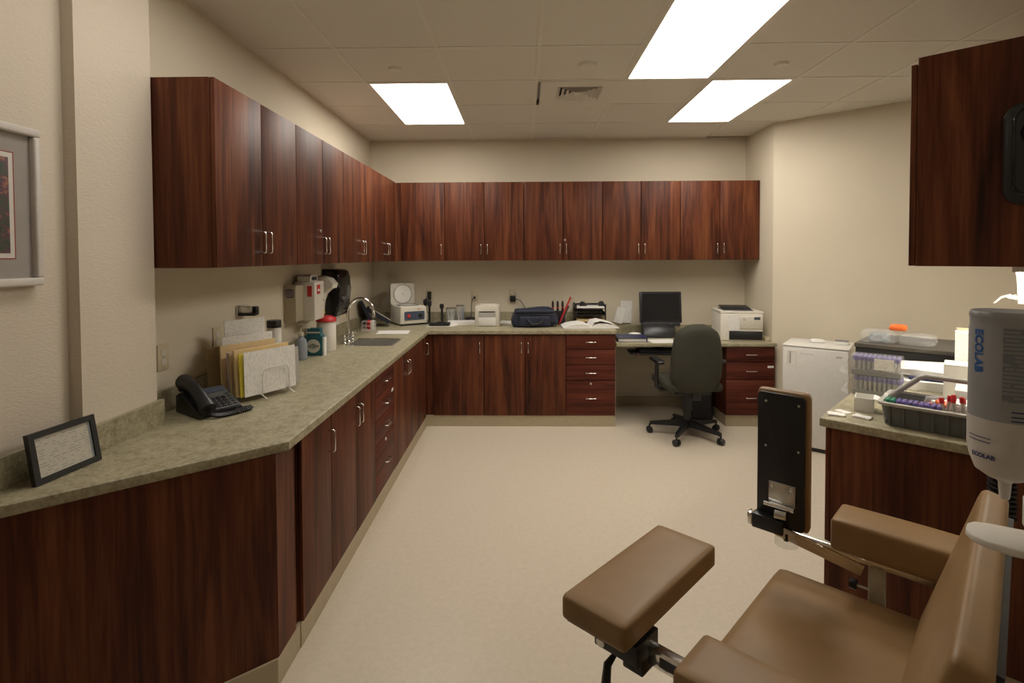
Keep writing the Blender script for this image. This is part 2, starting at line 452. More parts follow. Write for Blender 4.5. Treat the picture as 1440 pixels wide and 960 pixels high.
# ================================================================ cabinets
def handle(parent, x, z, horizontal=False, y=0., L=.10):
    bm = bm_(); s = .03; a = L/2; r = .0042
    pts = [(-a,0,0),(-a,-s+.008,0),(-a+.003,-s+.002,0),(-a+.01,-s,0),(a-.01,-s,0),(a-.003,-s+.002,0),(a,-s+.008,0),(a,0,0)]
    if not horizontal: pts = [(0, p[1], p[0]) for p in pts]
    tube(bm, pts, r, 8)
    return obj('handle', bm, 'chrome', parent, 60, (x, y, z))
def lock(parent, x, z, y):
    obj('lock', cyl(bm_(), (0,0,0), (0,-.006,0), .011, .0095, 16), 'steel', parent, 40, (x, y, z))
def cabinet(name, label, loc, rz, w, d, z0, z1, doors=None, drawers=None, upper=False, group=None, locks=(), tagged=(), btop=None, dtop=0.):
    """local x along the run, front at y=-d. doors: list of (x0,x1,handle_x or None); drawers: list of (z0,z1)"""
    t = thing(name, label, 'cabinet', loc, rz, group)
    bm = bm_(); box(bm, .001, w-.001, -d+.0215, -.002, z0, btop or z1, .0015, 1); obj('body', bm, 'wood', t, 0)
    g = .0030
    for k, (a, b, hx) in enumerate(doors or []):
        bm = bm_(); box(bm, a+g, b-g, -.0195, 0, z0+.001, z1-.001-dtop-(.006 if not upper else 0), .0018, 2)
        dd = obj('door', bm, 'wood', t, 30, (0, -d+.0195, 0))
        if hx is not None: handle(dd, hx, (z0+.115) if upper else (z1-.125), False, -.0195)
        if k in locks: lock(dd, hx-.012 if hx is not None else (a+b)/2, (z0+.205) if upper else z1-.035, -.0195)
    for k, (a, b) in enumerate(drawers or []):
        bm = bm_(); box(bm, g, w-g, -.0195, 0, a+g, b-g, .0018, 2)
        dd = obj('drawer', bm, 'wood_across', t, 30, (0, -d+.0195, 0))
        handle(dd, w/2, (a+b)/2, True, -.0195)
        if k in locks: lock(dd, w/2, b-.03, -.0195)
        if k in tagged: obj('name_tag', box(bm_(), w-.07, w-.015, -.0212, -.0196, b-.055, b-.035), 'paper', dd, 0)
    return t
def pair(w): return [(0, w/2, w/2-.032), (w/2, w, w/2+.032)]
HALF = math.pi/2
# wall cabinets, left wall: x local runs away from the camera
ys = [-3.513, -2.72, -1.925, -1.13, -.40]
labs = ['cherry wall cabinet with exposed end panel, nearest the viewer on the left wall', 'locked cherry wall cabinet on left wall, second from the wall column',
        'cherry wall cabinet above the sink on the left wall', 'cherry wall cabinet on the left wall nearest the back corner']
for k in range(4):
    wd = ys[k+1]-ys[k]
    cabinet('wall_cabinet', labs[k], (0, ys[k], 0), HALF, wd, DU, ZB, ZT, pair(wd), upper=True, group='cherry wall cabinets', locks=(0,) if k == 1 else ())
# wall cabinets, back wall
xs = [.398, .843, 1.636, 2.421, 3.194, RX-.002]
labs = ['narrow single-door cherry wall cabinet in the back left corner', 'cherry two-door wall cabinet on the back wall above the label printer',
        'locked two-door cherry wall cabinet in the middle of the back wall', 'cherry two-door wall cabinet on the back wall left of the monitor',
        'cherry two-door wall cabinet at the right end of the back wall']
for k in range(5):
    wd = xs[k+1]-xs[k]
    cabinet('wall_cabinet', labs[k], (xs[k], 0, 0), 0, wd, DU, ZB, ZT, [(0, wd, wd-.035)] if k == 0 else pair(wd), upper=True, group='cherry wall cabinets', locks=(1,) if k == 2 else ())
f = obj('filler_strip', box(bm_(), 0, .397, -.398, 0, ZB, ZT), 'wood', None, 0); f.data.materials[0] = M['wood']
bm = bm_(); box(bm, .001, DU-.02, -.399, -.001, ZB, ZT); box(bm, DU-.02, .397, -DU+.02, -.001, ZB, ZT)
bpy.data.objects.remove(f)
tag(obj('corner_cabinet_filler', bm, 'wood', None, 0), 'dark cherry filler post where the two rows of wall cabinets meet', 'filler panel')
# wall cabinet, right: local x runs toward the camera
RR = ANG - HALF
cabinet('wall_cabinet', 'dark wall cabinet end panel at the upper right edge of the picture', W(WU, .86), RR, .86, .40, ZB, ZT, pair(.86), upper=True, group='cherry wall cabinets', dtop=.022)
cabinet('wall_cabinet', 'wall cabinet on the right wall behind the nearest one, over the papers', W(WU, 1.72), RR, .86, .40, ZB, ZT, pair(.86), upper=True, group='cherry wall cabinets')
# base cabinets, left run
ZK, ZU = .105, ZC-.038
def fr(a, b): return (0, a, 0)
base = [(-3.56,-3.22,'d1','single-door cherry base cabinet on the left nearest the viewer'), (-3.22,-2.47,'d2','two-door cherry base cabinet on the left beside the stack of drawers'),
        (-2.47,-2.0,'w','stack of four cherry drawers in the left run of base cabinets'), (-2.0,-1.2,'d2','two-door cherry base cabinet under the sink'),
        (-1.2,-.76,'d1','single-door cherry base cabinet next to the inner corner')]
DRW = [(.731,.874),(.585,.731),(.438,.585),(.107,.438)]
for a, b, kd, lab in base:
    wd = b-a
    if kd == 'w': cabinet('drawer_cabinet', lab, (0, a, 0), HALF, wd, FX, ZK, ZU, drawers=DRW, locks=(3,), tagged=(1,), group='cherry base cabinets')
    else: cabinet('base_cabinet', lab, (0, a, 0), HALF, wd, FX, ZK, ZU, [(0, wd, wd-.035)] if kd == 'd1' else pair(wd), group='cherry base cabinets', btop=.70 if b == -1.2 else None)
bm = bm_(); box(bm, .01, FX-.02, -.758, -.002, ZK, ZU); box(bm, FX-.02, .777, -FX+.02, -.002, ZK, ZU)
tag(obj('corner_base_filler', bm, 'wood', None, 0), 'dark cherry corner post where the two runs of base cabinets meet', 'filler panel')
# angled end of the left run
EP = (.70, -3.755); EQ = (.10, -4.272)
t = thing('angled_base_cabinet', 'wide dark cherry panel closing the angled end of the left counter', 'cabinet', (0,0,0))
obj('body', prism(bm_(), [(.10,-3.565),(.69,-3.565),(.69,-3.745),(.102,-4.252)], ZK, ZU), 'wood', t, 0)
dx, dy = EQ[0]-EP[0], EQ[1]-EP[1]; ln = math.hypot(dx, dy); nx, ny = -dy/ln*-1, dx/ln*-1
nx, ny = dy/ln, -dx/ln
if nx*1 + ny*-1 < 0: nx, ny = -nx, -ny
obj('front_panel', prism(bm_(), [EP, (EP[0]-nx*.016, EP[1]-ny*.016), (EQ[0]-nx*.016, EQ[1]-ny*.016), EQ], ZK, ZU), 'wood', t, 0)
obj('side_stile', prism(bm_(), [(.69,-3.60),(.701,-3.60),(.701,-3.754),(.69,-3.744)], ZK, ZU), 'wood', t, 0)
# base cabinets, back run
xs = [(.778,1.254,'d1','single-door cherry base cabinet on the back wall under the scanner'), (1.254,2.028,'d2','two-door cherry base cabinet on the back wall under the navy bag'), (2.028,2.493,'w','stack of four drawers left of the desk')]
for a, b, kd, lab in xs:
    wd = b-a
    if kd == 'w': cabinet('drawer_cabinet', lab, (a, 0, 0), 0, wd, FX, ZK, ZU, drawers=DRW, locks=(3,), group='cherry base cabinets')
    else: cabinet('base_cabinet', lab, (a, 0, 0), 0, wd, FX, ZK, ZU, [(0, wd, wd-.035)] if kd == 'd1' else pair(wd), group='cherry base cabinets')
cabinet('desk_drawer_cabinet', 'three-drawer cherry pedestal under the right end of the desk', (3.525, 0, 0), 0, RX-.004-3.525, .705, ZK, ZD-.034, drawers=[(.61,.754),(.445,.61),(.107,.445)], tagged=(1,), group='cherry base cabinets')
# base cabinets on the right, under the specimen counter
cabinet('base_cabinet', 'dark cherry cabinet end panel behind the brown phlebotomy chair', W(WU, .66), RR, .64, WU-.02, ZK, ZU, pair(.64), group='cherry base cabinets')
cabinet('base_cabinet', 'dark base cabinet on the right next to the black floor cabinet', W(WU, 1.30), RR, .64, WU-.02, ZK, ZU, pair(.64), group='cherry base cabinets')
# cove base / toe kicks
struct('baseboard_left', box(bm_(), .02, FX-.008, -3.565, -.0, 0, ZK), 'cove_base')
struct('baseboard_left_angled', prism(bm_(), [(.10,-3.565),(FX-.012,-3.565),(FX-.012,-3.765),(.10,-4.29)], 0, ZK), 'cove_base')
struct('baseboard_back', box(bm_(), FX-.008, 2.490, -FX+.008, 0, 0, ZK), 'cove_base')
struct('baseboard_back_desk', box(bm_(), 2.49, 3.527, -.012, 0, 0, .10), 'cove_base')
struct('baseboard_back_right', box(bm_(), 3.527, RX, -.69, 0, 0, ZK), 'cove_base')
def uvbox(u0, u1, v0, v1, z0, z1, bev=0.):
    bm = box(bm_(), u0, u1, v0, v1, z0, z1, bev); return xf(bm, Matrix.Translation((PU, PV, 0)) @ Matrix.Rotation(ANG, 4, 'Z'))
struct('baseboard_right', uvbox(.05, WU, .03, 1.29, 0, ZK), 'cove_base')
struct('baseboard_right_angled', uvbox(-1.09, -.95, WV-.012, WV, 0, .10), 'cove_base')
obj('side_panel', box(bm_(), 0, .003, -.69, -.01, .0, ZD-.035), 'grey_light', None, 0, (2.494, 0, 0)).name = 'cabinet_side_sheet'
tag(bpy.data.objects['cabinet_side_sheet'], 'pale side sheet of the drawer stack facing the knee space', 'panel')
# ================================================================ worktops
CE = FX+.022
outer = [(.0,.0),(0,-3.519),(.096,-3.519),(.096,-3.896),(.051,-3.896),(.051,-4.345),(CE,-3.722),(CE,-CE),(2.498,-CE),(2.498,0)]
SINK = (.25, .60, -1.585, -1.245)
bm = bm_()
def loop(pts):
    vs = [bm.verts.new((x, y, ZC)) for x, y in pts]; return [bm.edges.new((vs[k], vs[(k+1) % len(vs)])) for k in range(len(vs))]
es = loop(outer) + loop([(SINK[0],SINK[2]),(SINK[1],SINK[2]),(SINK[1],SINK[3]),(SINK[0],SINK[3])])
bmesh.ops.triangle_fill(bm, edges=es, use_beauty=True)
r = bmesh.ops.extrude_face_region(bm, geom=bm.faces[:])
bmesh.ops.translate(bm, verts=[v for v in r['geom'] if isinstance(v, bmesh.types.BMVert)], vec=(0,0,-.038))
bmesh.ops.recalc_face_normals(bm, faces=bm.faces[:])
fe = []
for e in bm.edges:
    if len(e.link_faces) == 2 and e.calc_face_angle(0) > .5:
        m = (e.verts[0].co + e.verts[1].co)/2; dz = abs(e.verts[0].co.z-e.verts[1].co.z)
        if dz < .001 and (abs(m.x-CE) < .002 or (abs(m.y+CE) < .002) or (m.y < -3.73 and .06 < m.x < CE-.01 and m.y < -3.9)): fe.append(e)
bmesh.ops.bevel(bm, geom=fe, offset=.007, segments=3, profile=.5, affect='EDGES')
t = thing('worktop', 'speckled olive laminate worktop along the left and back walls', 'worktop')
obj('top', bm, 'laminate', t, 30)
NSP = [0]
def splash(pts, z0=ZC, z1=ZC+.10):
    NSP[0] += 1; return struct('trim_%d' % NSP[0], prism(bm_(), pts, z0, z1), 'laminate')
splash([(0,-.02),(2.498,-.02),(2.498,0),(0,0)]); splash([(0,-.02),(.02,-.02),(.02,-3.518),(0,-3.518)])
splash([(.096,-3.505),(.116,-3.505),(.116,-3.915),(.096,-3.915)]); splash([(.0515,-3.897),(.096,-3.897),(.096,-3.915),(.0515,-3.915)])
splash([(.0515,-3.915),(.0715,-3.915),(.0715,-4.325),(.0515,-4.345)])
t = thing('desk', 'lower laminate desk top beside the stack of drawers', 'desk')
obj('top', box(bm_(), 2.4995, RX-.002, -.735, -.001, ZD-.032, ZD, .005, 2), 'laminate', t, 30)
splash([(2.4995,-.02),(RX,-.02),(RX,0),(2.4995,0)], ZD, ZD+.08)
NSP[0] += 1; struct('trim_%d' % NSP[0], box(bm_(), RX-.05, RX-.0, -.60, -.022, ZD, ZD+.035, .004), 'ivory')
t = thing('specimen_counter', 'speckled laminate counter carrying tubes and papers on the right', 'worktop', W(0,0), ANG)
obj('top', box(bm_(), 0, WU-.002, 0, 1.31, ZC-.038, ZC, .006, 3), 'laminate', t, 30)
NSP[0] += 1; struct('trim_%d' % NSP[0], uvbox(WU-.02, WU, .0, 1.31, ZC, ZC+.10), 'laminate')
# lamp under the wall cabinet on the right
t = thing('under_cabinet_light', 'lit strip lamp under the wall cabinets on the right', 'light', W(.64, .15, ZB), ANG)
obj('housing', box(bm_(), -.05, .05, 0, 1.45, -.022, 0), 'white_plastic', t, 0)
obj('diffuser', box(bm_(), -.04, .04, .03, 1.42, -.030, -.022), 'tube_light', t, 0)
# ================================================================ left wall and counter
R = math.radians
# framed picture on the wall by the entrance (only its right part is in view)
t = thing('wall_picture', 'white-framed picture with grey mat hanging at the left edge', 'picture', (.05, -4.27, 1.52), HALF)
PW, PH = .515, .496     # local x along the wall (away from viewer), front at -y
bm = bm_(); box(bm, -PW/2, PW/2, -.012, 0, .0, PH); obj('backing', bm, 'mat_grey', t, 0)
for nm, a in (('frame', 0),):
    fw = .026
    for x0, x1, z0, z1 in ((-PW/2, PW/2, PH-fw, PH), (-PW/2, PW/2, 0, fw), (-PW/2, -PW/2+fw, fw, PH-fw), (PW/2-fw, PW/2, fw, PH-fw)):
        obj('frame_bar', box(bm_(), x0, x1, -.034, 0, z0, z1, .007, 3), 'frame_white', t, 40)
obj('mat', box(bm_(), -PW/2+fw, PW/2-fw, -.016, -.012, fw, PH-fw), 'mat_grey', t, 0)
def frame4(bm, x0, x1, z0, z1, b, y0, y1):
    for a in ((x0,x1,z0,z0+b),(x0,x1,z1-b,z1),(x0,x0+b,z0+b,z1-b),(x1-b,x1,z0+b,z1-b)): box(bm, a[0], a[1], y0, y1, a[2], a[3])
    return bm
obj('mat_line', frame4(bm_(), -PW/2+.08, PW/2-.08, .085, PH-.085, .003, -.0172, -.016), 'red_dark', t, 0)
obj('inner_mat', box(bm_(), -PW/2+.083, PW/2-.083, -.0168, -.016, .088, PH-.088), 'frame_white', t, 0)
obj('print', box(bm_(), -PW/2+.098, PW/2-.098, -.0178, -.0168, .103, PH-.103), 'picture_print', t, 0)
# certificate in a black frame
t = thing('certificate_frame', 'small black frame with a certificate leaning at the left', 'frame', (.15, -4.022, ZC), R(84))
tilt = Matrix.Rotation(R(-10), 4, 'X')
def til(bm): return xf(bm, tilt)
obj('frame', til(frame4(bm_(), -.112, .112, 0, .158, .018, -.012, .004)), 'black', t, 0)
obj('certificate', til(box(bm_(), -.095, .095, -.006, 0, .017, .142)), 'print_cert', t, 0)
bm = bm_(); box(bm, -.025, .025, .002, .005, 0, .12); obj('easel_back', xf(bm, Matrix.Translation((0,.055,.0)) @ Matrix.Rotation(R(10), 4, 'X')), 'black_soft', t, 0)
bm = til(box(bm_(), .086, .0945, -.0068, -.006, .018, .141)); obj('side_band', bm, 'grey_blue', t, 0)
# desk telephone
t = thing('desk_telephone', 'black desk telephone with coiled cord on the left counter', 'telephone', (.205, -3.335, ZC), R(56))
bm = bm_(); prism(bm, [(-.105,0),(.11,0),(.11,.075),(.07,.092),(-.105,.022)], -.095, .095, YZ, .005); obj('body', bm, 'black', t, 40)
up = Matrix.Rotation(R(21.8), 4, 'X')
def onslope(bm): return xf(bm, Matrix.Translation((0, -.105, .022)) @ up)
obj('face_plate', onslope(box(bm_(), -.02, .088, .006, .182, .0, .0035, .001)), 'phone_grey', t, 0)
obj('display', onslope(box(bm_(), -.01, .078, .135, .172, .0035, .006)), 'slate', t, 0)
for i in range(3):
    for j in range(4):
        obj('key', onslope(box(bm_(), -.008+i*.023, .010+i*.023, .016+j*.021, .030+j*.021, .0035, .0085, .002)), 'black', t, 40)
for j in range(5): obj('line_key', onslope(box(bm_(), .066, .082, .016+j*.021, .028+j*.021, .0035, .0075, .002)), 'black_soft', t, 40)
pts = []
for k in range(13):
    s = k/12; y = -.118+s*.225; z = .028+s*.09 + .026*math.sin(s*math.pi)+.012
    pts.append((-.062, y, z))
bm = tube(bm_(), pts, [.026+.009*abs(2*k/12-1)**2 for k in range(13)], 14)
hs = obj('handset', bm, 'black', t, 60)
bm = bm_(); cyl(bm, (-.062,-.098,.045), (-.062,-.09,.02), .028, .026, 16); obj('mouthpiece', bm, 'black', hs, 40)
bm = bm_(); cyl(bm, (-.062,.09,.135), (-.062,.096,.095), .028, .026, 16); obj('earpiece', bm, 'black', hs, 40)
path = bez((-.06,-.115,.03),(-.06,-.15,.005),(.0,-.16,.012),(.05,-.155,.012), 12) + bez((.05,-.155,.012),(.14,-.155,.012),(.14,-.115,.012),(.05,-.125,.012), 12)[1:]
coil = []
for k in range(len(path)-1):
    a, b = path[k], path[k+1]; d = (b-a); x, y = frame_dir(d)
    for q in range(8):
        ph = 2*math.pi*q/4
        coil.append(a + d*(q/8) + x*.0075*math.cos(ph) + y*.0075*math.sin(ph))
obj('cord', tube(bm_(), coil, .0036, 5), 'black', t, 60)
# wire sorter and its papers
SR = R(61.3)
SORT = (.262, -3.19, ZC)
t = thing('wire_file_sorter', 'white wire file sorter standing on the left counter', 'file sorter', SORT, SR)
for y in (-.055, .02, .095, .17, .255):
    bm = bm_(); a = .055 if y > -.05 else .06; hgt = .175 if y > -.05 else .15
    tube(bm, [(.085, y, .02), (.088, y, hgt-.03), (.10, y, hgt-.005), (.12, y, hgt), (.205, y, hgt), (.225, y, hgt-.005), (.237, y, hgt-.03), (.24, y, .02)], .0026, 6)
    obj('divider', bm, 'white_plastic', t, 60)
for x in (.085, .24):
    bm = bm_(); tube(bm, [(x, -.095, .004), (x, -.055, .022), (x, .255, .022), (x, .285, .004)], .003, 6); obj('rail', bm, 'white_plastic', t, 60)
for y in (-.03, .24):
    obj('cross_wire', tube(bm_(), [(.085, y, .022), (.24, y, .022)], .0026, 6), 'white_plastic', t, 60)
def sheet(name, lab, cat, mat, y, w, h, x0=0., lean=0., th=.006, curl=0., grp='papers and folders in the wire sorter', z=.027):
    bm = bm_(); n = 8
    f, b = [], []
    for k in range(n+1):
        x = x0 + w*k/n; c = curl*math.sin(math.pi*k/n)
        for q in range(3):
            zz = z + h*q/2; yy = lean*q/2 + c*(q/2)
            f.append(bm.verts.new((x, yy, zz - .012*curl*30*(k/n-.5)**2))); b.append(bm.verts.new((x, yy+th, zz)))
    def id_(k, q): return k*3+q
    for k in range(n):
        for q in range(2):
            bm.faces.new((f[id_(k,q)], f[id_(k+1,q)], f[id_(k+1,q+1)], f[id_(k,q+1)]))
            bm.faces.new((b[id_(k,q+1)], b[id_(k+1,q+1)], b[id_(k+1,q)], b[id_(k,q)]))
        bm.faces.new((f[id_(k,2)], f[id_(k+1,2)], b[id_(k+1,2)], b[id_(k,2)])); bm.faces.new((b[id_(k,0)], b[id_(k+1,0)], f[id_(k+1,0)], f[id_(k,0)]))
    for k in (0, n):
        for q in range(2): bm.faces.new((f[id_(k,q)], f[id_(k,q+1)], b[id_(k,q+1)], b[id_(k,q)]))
    o = obj(name, bm, mat, None, 40); tag(o, lab, cat, grp)
    o.location = Vector(SORT) + Matrix.Rotation(SR, 3, 'Z') @ Vector((0, y, 0)); o.rotation_euler = (0, 0, SR)
    return o
sheet('printed_sheet', 'printed white form at the front of the wire sorter', 'paper', 'print_zx', -.046, .285, .212, .0, .006, .004, .0)
sheet('file_folder', 'bright yellow folder just behind the front form in the sorter', 'folder', 'yellow', -.032, .30, .205, -.012, .012, .006)
sheet('file_folder', 'thick manila folder behind the yellow one in the sorter', 'folder', 'manila', -.01, .30, .222, -.02, .014, .012, .0)
sheet('file_folder', 'dull gold folder in the middle of the wire sorter', 'folder', 'manila_dark', .03, .30, .208, -.022, .012, .008)
sheet('paper_bundle', 'lilac-edged paper bundle in the middle of the sorter', 'paper', 'lilac', .055, .27, .205, -.012, .008, .014)
sheet('file_folder', 'pale manila folder standing taller in the sorter', 'folder', 'manila', .1, .30, .235, -.02, .012, .01)
sheet('printed_sheet', 'tall printed notice rising from the back of the sorter', 'paper', 'print_xz', .18, .225, .345, .05, .01, .004)
sheet('printed_sheet', 'white page tucked in front of the tall notice in the sorter', 'paper', 'print_xz', .145, .28, .27, .015, .01, .004)
sheet('file_folder', 'brown folder at the very back of the wire sorter', 'folder', 'manila_dark', .225, .28, .215, -.015, .004, .01)
sheet('paper_bundle', 'white paper bundle behind the pale manila folder in the sorter', 'paper', 'paper', .122, .26, .2, -.005, .006, .012)
sheet('grey_folder', 'grey plastic folder poking out right of the sorter', 'folder', 'grey_light', .0, .05, .19, .295, .01, .012)
# things behind the sorter
t = thing('stapler', 'black and steel stapler hung up behind the tall notice', 'stapler', (.005, -2.70, 1.275), HALF)
obj('base', box(bm_(), -.02, .02, -.10, 0, 0, .016, .004), 'black', t, 40)
obj('arm', box(bm_(), -.016, .016, -.075, -.002, .016, .055, .006), 'steel', t, 40)
obj('clip', box(bm_(), .016, .055, -.09, -.002, .0, .05, .006), 'black', t, 40)
obj('wall_bracket', box(bm_(), -.03, .06, -.006, 0, -.01, .06), 'steel_soft', t, 0)
def jar(name, lab, loc, r, h, body, lid, lidh=.03, cat='jar', band=None):
    t = thing(name, lab, cat, loc)
    obj('body', lathe(bm_(), [(r*.96,0),(r,.006),(r,h-.02),(r*.86,h)]), body, t)
    obj('lid', lathe(bm_(), [(r*.98,h-.004),(r*1.0,h+.003),(r*1.0,h+lidh-.004),(r*.94,h+lidh),(0,h+lidh)]), lid, t)
    if band: obj('label_band', lathe(bm_(), [(r*1.004,h*.25),(r*1.008,h*.26),(r*1.008,h*.72),(r*1.004,h*.73)]), band, t)
    return t
jar('supplement_jar', 'white jar with black lid behind the folders on the counter', (.105, -2.49, ZC), .042, .27, 'paper', 'black', .04, band='print_xz')
def outlet(lab, loc, rz, w=.075, h=.12):
    t = thing('wall_outlet', lab, 'outlet', loc, rz, 'ivory wall outlets')
    obj('plate', box(bm_(), -w/2, w/2, -.006, 0, -h/2, h/2, .003), 'ivory', t, 40)
    for s in (-1, 1):
        rc = obj('receptacle', prism(bm_(), rrect(.036, .03, .012), 0, .002, Matrix.Translation((0,-.006, s*.021)) @ XZ @ Matrix.Scale(-1, 4, (0,0,1))), 'offwhite', t, 40)
    obj('screw', cyl(bm_(), (0,-.006,0), (0,-.0075,0), .004, n=10), 'steel', t)
    return t
outlet('ivory wall outlet just beyond the wall column', (0, -3.345, 1.16), HALF)
outlet('ivory wall outlet half hidden by the tall notice', (0, -2.92, 1.18), HALF)
outlet('ivory wall outlet beside the centrifuge with two black plugs', (.625, 0, 1.19), 0)
outlet('ivory wall outlet with one thin cord above the label printer', (1.108, 0, 1.19), 0)
outlet('ivory wall outlet with a large black adapter above the navy bag', (1.515, 0, 1.2), 0)
# sharps cabinet on the wall
t = thing('sharps_cabinet', 'beige locked sharps cabinet with red labels on the left wall', 'sharps box', (0, -1.96, 1.165), HALF)
obj('holder', box(bm_(), -.165, .0, -.085, 0, 0, .25, .004), 'beige_box', t, 40)
obj('vent_grille', prism(bm_(), rrect(.055, .058, .01), -.1665, -.1648, Matrix.Translation((0,-.045,.195)) @ YZ), 'ink', t, 0)
for k in range(4): obj('grille_bar', box(bm_(), -.168, -.1665, -.0665+k*.013, -.0635+k*.013, .170, .220), 'lilac', t, 0)
for k in range(3): obj('grille_bar', box(bm_(), -.168, -.1665, -.070, -.020, .180+k*.014, .182+k*.014), 'lilac', t, 0)
bx = obj('sharps_container', box(bm_(), -.04, .14, -.165, -.02, -.005, .27, .01), 'white_matte', t, 40)
obj('red_label', box(bm_(), -.0415, -.04, -.145, -.112, .165, .24), 'red', bx, 0)
obj('red_label', box(bm_(), .0, .06, -.1665, -.165, .18, .245), 'red', bx, 0)
obj('label_print', box(bm_(), .012, .048, -.1672, -.1665, .20, .215), 'paper', bx, 0)
obj('keyhole', cyl(bm_(), (.118,-.165,.13), (.118,-.168,.13), .006, n=12), 'steel', bx)
bm = bm_(); tube(bm, bez((-.03,-.06,.27),(-.03,-.06,.33),(.12,-.06,.33),(.13,-.06,.27), 10), .012, 8)
obj('loading_hood', prism(bm_(), [(-.03,.27),(-.03,.305),(-.01,.315),(.09,.315),(.10,.30),(.10,.27)], .04, .13, Matrix.Scale(-1, 4, (0,1,0)) @ XZ), 'white_plastic', t, 40); bm.free()
obj('hood_slot', box(bm_(), .0, .085, -.1325, -.13, .278, .302), 'ink', t, 0)
obj('underside_bracket', box(bm_(), -.02, .03, -.10, -.03, -.03, -.005, .004), 'offwhite', t, 40)
# white eyewash style dispenser beside it
t = thing('soap_dispenser', 'white rounded soap dispenser between sharps cabinet and towel dispenser', 'dispenser', (0, -1.655, 1.17), HALF)
prof = [(.0,.0),(.075,.0),(.088,.03),(.092,.10),(.10,.16),(.15,.205),(.185,.20),(.195,.235),(.16,.275),(.10,.295),(.03,.29),(0,.28)]
obj('body', prism(bm_(), [(-a, b) for a, b in prof], -.055, .055, YZ, .012, 3), 'white_matte', t, 40)
obj('window', box(bm_(), -.02, .02, -.094, -.09, .05, .13, .004), 'grey_light', t, 40)
obj('warning_sticker', box(bm_(), -.056, -.0555, -.08, -.02, .012, .05), 'red', t, 0)
obj('yellow_sticker', box(bm_(), -.045, .045, -.0905, -.0885, .0, .022), 'yellow', t, 0)
# towel dispenser
t = thing('towel_dispenser', 'glossy black paper towel dispenser on the left wall', 'dispenser', (0, -1.30, 1.095), HALF)
prof = [(0,.035),(.02,.0),(.11,.03),(.135,.075),(.15,.25),(.145,.35),(.13,.395),(.10,.41),(0,.415)]
obj('cover', prism(bm_(), [(-a, b) for a, b in prof], -.145, .145, YZ, .02, 3), 'black_gloss', t, 40)
obj('side_bar', tube(bm_(), [(.147,-.12,.12),(.152,-.12,.14),(.152,-.12,.24),(.147,-.12,.26)], .004, 8), 'chrome', t)
obj('paper_sheet', box(bm_(), -.09, .09, -.06, -.056, -.055, .02), 'paper', t, 0)
# red-lidded tub
jt = jar('sharps_tub', 'tall white tub with domed red lid beside the sink', (.165, -1.79, ZC), .069, .222, 'white_matte', 'red', .012, 'tub')
obj('lid_dome', lathe(bm_(), [(.074,.218),(.074,.232),(.062,.248),(.035,.26),(0,.262)]), 'red', jt)
# teal carton
t = thing('hygiene_carton', 'teal carton with round white emblem in front of the tub', 'box', (.148, -1.965, ZC), R(3))
obj('body', box(bm_(), -.062, .062, -.035, .035, 0, .13, .002), 'teal', t, 0)
obj('neck', prism(bm_(), [(-.062,.13),(.062,.13),(.044,.152),(.044,.19),(-.044,.19),(-.044,.152)], -.03, .03, XZ), 'teal', t, 0)
obj('emblem', prism(bm_(), [(.048*math.cos(a*math.pi/16), .068+.048*math.sin(a*math.pi/16)) for a in range(32)], -.0365, -.035, XZ), 'offwhite', t, 0)
obj('emblem_wave', tube(bm_(), [(-.042+.0042*k, -.037, .068+(.022 if k % 2 else -.02)*(1-abs(k-10)/11)) for k in range(21)], .0022, 5), 'teal', t)
obj('band', box(bm_(), -.044, .044, -.0315, -.03, .158, .168), 'offwhite', t, 0)
obj('flap', box(bm_(), .063, .075, -.03, .02, 0, .125), 'paper', t, 0)
# squirt bottle
t = thing('pump_bottle', 'translucent grey-blue bottle with white pump spout', 'bottle', (.118, -2.13, ZC))
obj('body', lathe(bm_(), [(.037,0),(.04,.006),(.04,.10),(.034,.135),(.016,.15),(.016,.165)]), 'grey_blue', t)
obj('collar', lathe(bm_(), [(.019,.16),(.019,.18),(.012,.183)]), 'offwhite', t)
obj('spout', tube(bm_(), [(0,0,.18),(0,0,.205),(.01,0,.214),(.04,-.004,.217),(.062,-.006,.215)], .0065, 8), 'offwhite', t)
tag(obj('wipe_box', box(bm_(), .03, .13, -2.35, -2.25, ZC, ZC+.10, .004), 'offwhite', None, 40), 'small cream box against the wall behind the pump bottle', 'box')
# ---- sink and faucet
t = thing('sink', 'small stainless steel sink let into the left worktop', 'sink', (0,0,ZC))
x0, x1, y0, y1 = SINK
bm = bm_()
for a in ((x0-.018,x1+.018,y0-.018,y0+.004),(x0-.018,x1+.018,y1-.004,y1+.018),(x0-.018,x0+.004,y0+.004,y1-.004),(x1-.004,x1+.018,y0+.004,y1-.004)): box(bm, *a, .0, .004)
obj('rim', bm, 'chrome', t, 0)
bm = bm_()
for a in ((x0+.002,x1-.002,y0+.002,y0+.005,-.15,0),(x0+.002,x1-.002,y1-.005,y1-.002,-.15,0),(x0+.002,x0+.005,y0+.002,y1-.002,-.15,0),(x1-.005,x1-.002,y0+.002,y1-.002,-.15,0),(x0+.002,x1-.002,y0+.002,y1-.002,-.153,-.15)): box(bm, *a)
obj('bowl', bm, 'steel_soft', t, 0)
obj('drain', cyl(bm_(), ((x0+x1)/2,(y0+y1)/2,-.15), ((x0+x1)/2,(y0+y1)/2,-.147), .04, n=20), 'chrome', t)
t = thing('gooseneck_faucet', 'chrome gooseneck faucet with two cross handles behind the sink', 'faucet', (.20, -1.40, ZC))
pts = [(0,0,.0),(0,0,.24)] + [(.105-.105*math.cos(a), 0, .24+.115*math.sin(a)) for a in [math.pi*k/14 for k in range(1, 13)]] + [(.208,0,.255),(.212,0,.22)]
obj('spout', tube(bm_(), pts, .012, 12), 'chrome', t)
obj('aerator', cyl(bm_(), (.212,0,.222), (.212,0,.20), .013, n=14), 'chrome', t)
